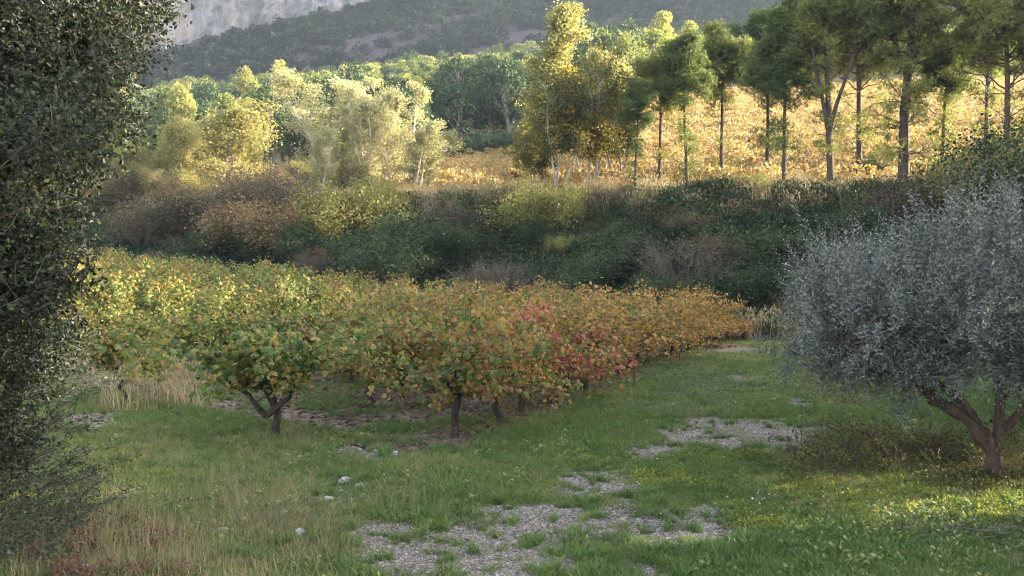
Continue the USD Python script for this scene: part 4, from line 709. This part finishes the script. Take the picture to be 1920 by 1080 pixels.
s = rng.random(n) < .07 + .5 * spots(u, v, [(1760, 1000, 230, 60, 1), (1640, 1060, 200, 40, .7), (1180, 850, 160, 30, .4)]); idx[s] = rng.integers(13, 15, s.sum())
s = (rng.random(n) < .03 + .2 * (bm > .45)); idx[s] = 10
s = (rng.random(n) < .13 * spots(u, v, [(450, 1020, 240, 80, 1), (620, 1000, 130, 70, .6), (290, 740, 110, 40, .8)])); idx[s] = 12
sc = rng.uniform(.65, 1.25, n) * (1 + .35 * nz) * np.interp(gd, [5, 12, 30], [.66, .85, 1.2]) * np.where(bm > .4, .75, 1)
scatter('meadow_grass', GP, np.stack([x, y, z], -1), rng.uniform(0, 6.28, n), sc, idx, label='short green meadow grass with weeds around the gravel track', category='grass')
n = 8000; gb = rng.uniform(-.45, .5, n); gd = 5.6 * (20 / 5.6) ** rng.random(n); x, y = gb * gd, gd; bm = bare(x, y); ok = (bm > .35) & (rng.random(n) < .85 - .65 * bm) & ~inside_vineyard(x, y); x, y = x[ok], y[ok]; n = len(x)
scatter('gravel_tufts', [(tuft(rng, 60, .06, .12, .007, .6, 30), M['lush']), (tuft(rng, 54, .08, .08, .007, .7, 27), M['grass']), (weed(rng, 40, .07, .04, .025), M['lime']), (weed(rng, 50, .09, .05, .022), M['darkweed'])], np.stack([x, y, ground_z(x, y)], -1), rng.uniform(0, 6.28, n), rng.uniform(.5, 1.4, n), rng.choice(4, n, p=[.42, .34, .1, .14]), label='single tufts of grass and small weeds growing in the gravel', category='grass')
# tall straw left of the front vine, dark red weeds in the left corner
n = 34; uu = rng.normal(300, 75, n); vv = rng.uniform(705, 775, n); pp = np.array([at(a, c) for a, c in zip(uu, vv)])
scatter('tall_straw', [(tall_grass(rng, 14, .66, .14, .009), M['straw']) for _ in range(3)], pp, rng.uniform(0, 6.28, n), rng.uniform(.6, 1.15, n), rng.integers(0, 3, n), label='tall straw coloured grass stems between the two front vines', category='grass')
n = 90; pp = np.array([at(a, c) for a, c in zip(rng.normal(150, 90, n), rng.uniform(985, 1110, n))])
scatter('red_weeds', [(weed(rng, 110, .12, .16, .03), M['reddish']), (tall_grass(rng, 40, .3, .12, .003, False), M['dryblade'])], pp, rng.uniform(0, 6.28, n), rng.uniform(.6, 1.2, n), rng.integers(0, 2, n), label='dark red weeds among dry grass in the near left corner', category='weeds')
n = 110; pp = np.array([at(a, c) for a, c in zip(rng.uniform(1480, 1930, n), rng.normal(868, 20, n))])
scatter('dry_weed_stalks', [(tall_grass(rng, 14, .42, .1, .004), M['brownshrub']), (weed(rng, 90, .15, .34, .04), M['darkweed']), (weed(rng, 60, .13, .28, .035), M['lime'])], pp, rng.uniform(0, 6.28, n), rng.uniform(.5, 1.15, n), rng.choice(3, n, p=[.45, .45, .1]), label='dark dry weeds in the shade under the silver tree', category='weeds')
# pebbles on the gravel, fallen leaves under the vines
import trimesh
ico = trimesh.creation.icosphere(1); ico0 = trimesh.creation.icosphere(0)
def pebble_patch(rng, n, r, smin, smax):
    ms = []
    for _ in range(n):
        a, o = rng.uniform(0, 6.28), r * math.sqrt(rng.random()); s = rng.uniform(smin, smax); v = ico0.vertices * (s * np.array([1, rng.uniform(.6, 1), rng.uniform(.35, .7)])) * rng.uniform(.75, 1.2, (12, 1)) + [o * math.cos(a), o * math.sin(a), s * .15]; ms.append((v, np.array(ico0.faces)))
    return join(ms)
n = 40000; gb = rng.uniform(-.6, .6, n); gd = 5 * (26 / 5) ** rng.random(n); x, y = gb * gd, gd; bm = bare(x, y); ok = (bm > .16) & (rng.random(n) < bm) & ~inside_vineyard(x, y); x, y, gd = x[ok][:7000], y[ok][:7000], gd[ok][:7000]; n = len(x)
scatter('gravel', [(pebble_patch(rng, 46, .2, .004, .015), M['pebble']) for _ in range(4)], np.stack([x, y, ground_z(x, y)], -1), rng.uniform(0, 6.28, n), rng.uniform(.7, 1.3, n), rng.integers(0, 4, n), label='loose grey gravel on the bare patches of the track', category='gravel')
n = 1700; a = rng.uniform(-1.2, 22, n); bb = rng.uniform(-.7, 9, n); p = ROW0 + a[:, None] * U + bb[:, None] * V
scatter('fallen_leaves', [(leaves(rng.normal(0, .2, (14, 3)) * [1, 1, .02] + [0, 0, .02], ball(14, rng) * [1, 1, .1], .08, rng, LOBED, 1., up=3), M['fallen'])], np.stack([p[:, 0], p[:, 1], ground_z(p[:, 0], p[:, 1]) + .01], -1), rng.uniform(0, 6.28, n), rng.uniform(.7, 1.1, n), np.zeros(n, int), label='brown leaves fallen under the vines', category='leaves')
n = 46; pp = np.array([at(a, c) for a, c in zip(np.concatenate([rng.normal(1435, 35, 16), rng.uniform(800, 1900, 30)]), np.concatenate([rng.normal(962, 12, 16), rng.uniform(780, 1000, 30)]))])
scatter('white_flowers', [(leaves(np.tile([[0, 0, .11]], (7, 1)), np.stack([np.cos(np.arange(7) * .9), np.sin(np.arange(7) * .9), np.full(7, .25)], 1), .011, rng, LOZ, .7, up=4), M['petal'])], pp, rng.uniform(0, 6.28, n), rng.uniform(.7, 1.2, n), np.zeros(n, int), label='tiny white flowers in the grass', category='flowers')
STN = [(646, 908, .13, 'largest white stone in the grass left of the gravel patch'), (672, 917, .07, 'small stone just right of the largest white stone'), (250, 926, .10, 'pale flat stone in the grass at the left near the evergreen'), (268, 914, .05, 'chip of stone behind the pale flat stone at left'), (422, 905, .07, 'white stone in grass between the flat stone and the largest one'), (412, 1000, .07, 'stone in dry grass at the bottom left'), (530, 968, .07, 'stone in the brown grass left of the gravel'), (615, 942, .07, 'low white stone below the largest white stone'), (560, 1005, .08, 'grey white stone close to the gravel edge'), (1000, 850, .06, 'small white stone in grass in front of the vine corner'), (893, 861, .08, 'pale stone in grass below the near vine corner'), (535, 858, .07, 'white stone right of the V shaped vine trunk'), (560, 862, .06, 'second white stone right of the V shaped vine trunk'), (705, 850, .08, 'white stone in the stony strip before the vines'), (740, 852, .06, 'stone at the right end of the stony strip before the vines'), (290, 832, .04, 'tiny white stone in the lush grass at left'), (180, 803, .05, 'pale stone on bare earth below the left vine')]
for u, v, s, lab in STN:
    m = trimesh.creation.icosphere(2); d = meshkit.fbm(m.vertices * 1.6 + u, 3, 3)[:, None]; vv = m.vertices * (.65 + .7 * d) * np.array([1, .75, .5]) * s * .78
    x, y, z = at(u, v); p = thing('stone', lab, 'stone', (x, y, z + .01), rng.uniform(0, 360)); obj('rock', (vv, np.array(m.faces)), M['stone'], p)
n = 130; pp = np.array([at(a, c) for a, c in zip(rng.normal(640, 60, n), rng.normal(925, 40, n))] + [at(a, c) for a, c in zip(rng.uniform(640, 800, 60), rng.normal(848, 7, 60))]); pp = pp[np.r_[0:130:2, 130:190:3]]; n = len(pp)
scatter('stony_debris', [(pebble_patch(rng, 7, .1, .01, .032), M['stone']) for _ in range(3)], pp, rng.uniform(0, 6.28, n), rng.uniform(.6, 1.2, n), rng.integers(0, 3, n), label='small white stones strewn in the grass', category='stones')
bp = thing('brushwood', 'heap of grey cut twigs lying in the grass at the lower right', 'brushwood', at(1830, 1020)); ms = []
for i in range(46):
    a = rng.normal(.2, .6); p0 = np.array([rng.normal(-.1, .28), rng.normal(0, .14), rng.uniform(.02, .16)]); ms.append(tube(path(p0, (math.cos(a), math.sin(a), rng.normal(.05, .12)), rng.uniform(.15, .42), 5, rng, .16), np.linspace(.0045, .0015, 6), 4))
obj('twigs', join(ms), M['twig'], bp, kind='stuff')

# ------------------------------------------------------------------ the air
haze = usdkit.material(stage, '/World/Looks/haze', {'v': ('principled_volume', dict(color=(.62, .76, 1.0), density=.0001, anisotropy=.2))}, volume='v.volume')
hb = trimesh.creation.box(bounds=[[-660, -660, -12], [660, 660, float(gz.max()) + 12]])
obj('haze', hb, haze, kind='stuff', label='thin blue haze in the air towards the hill', category='haze')
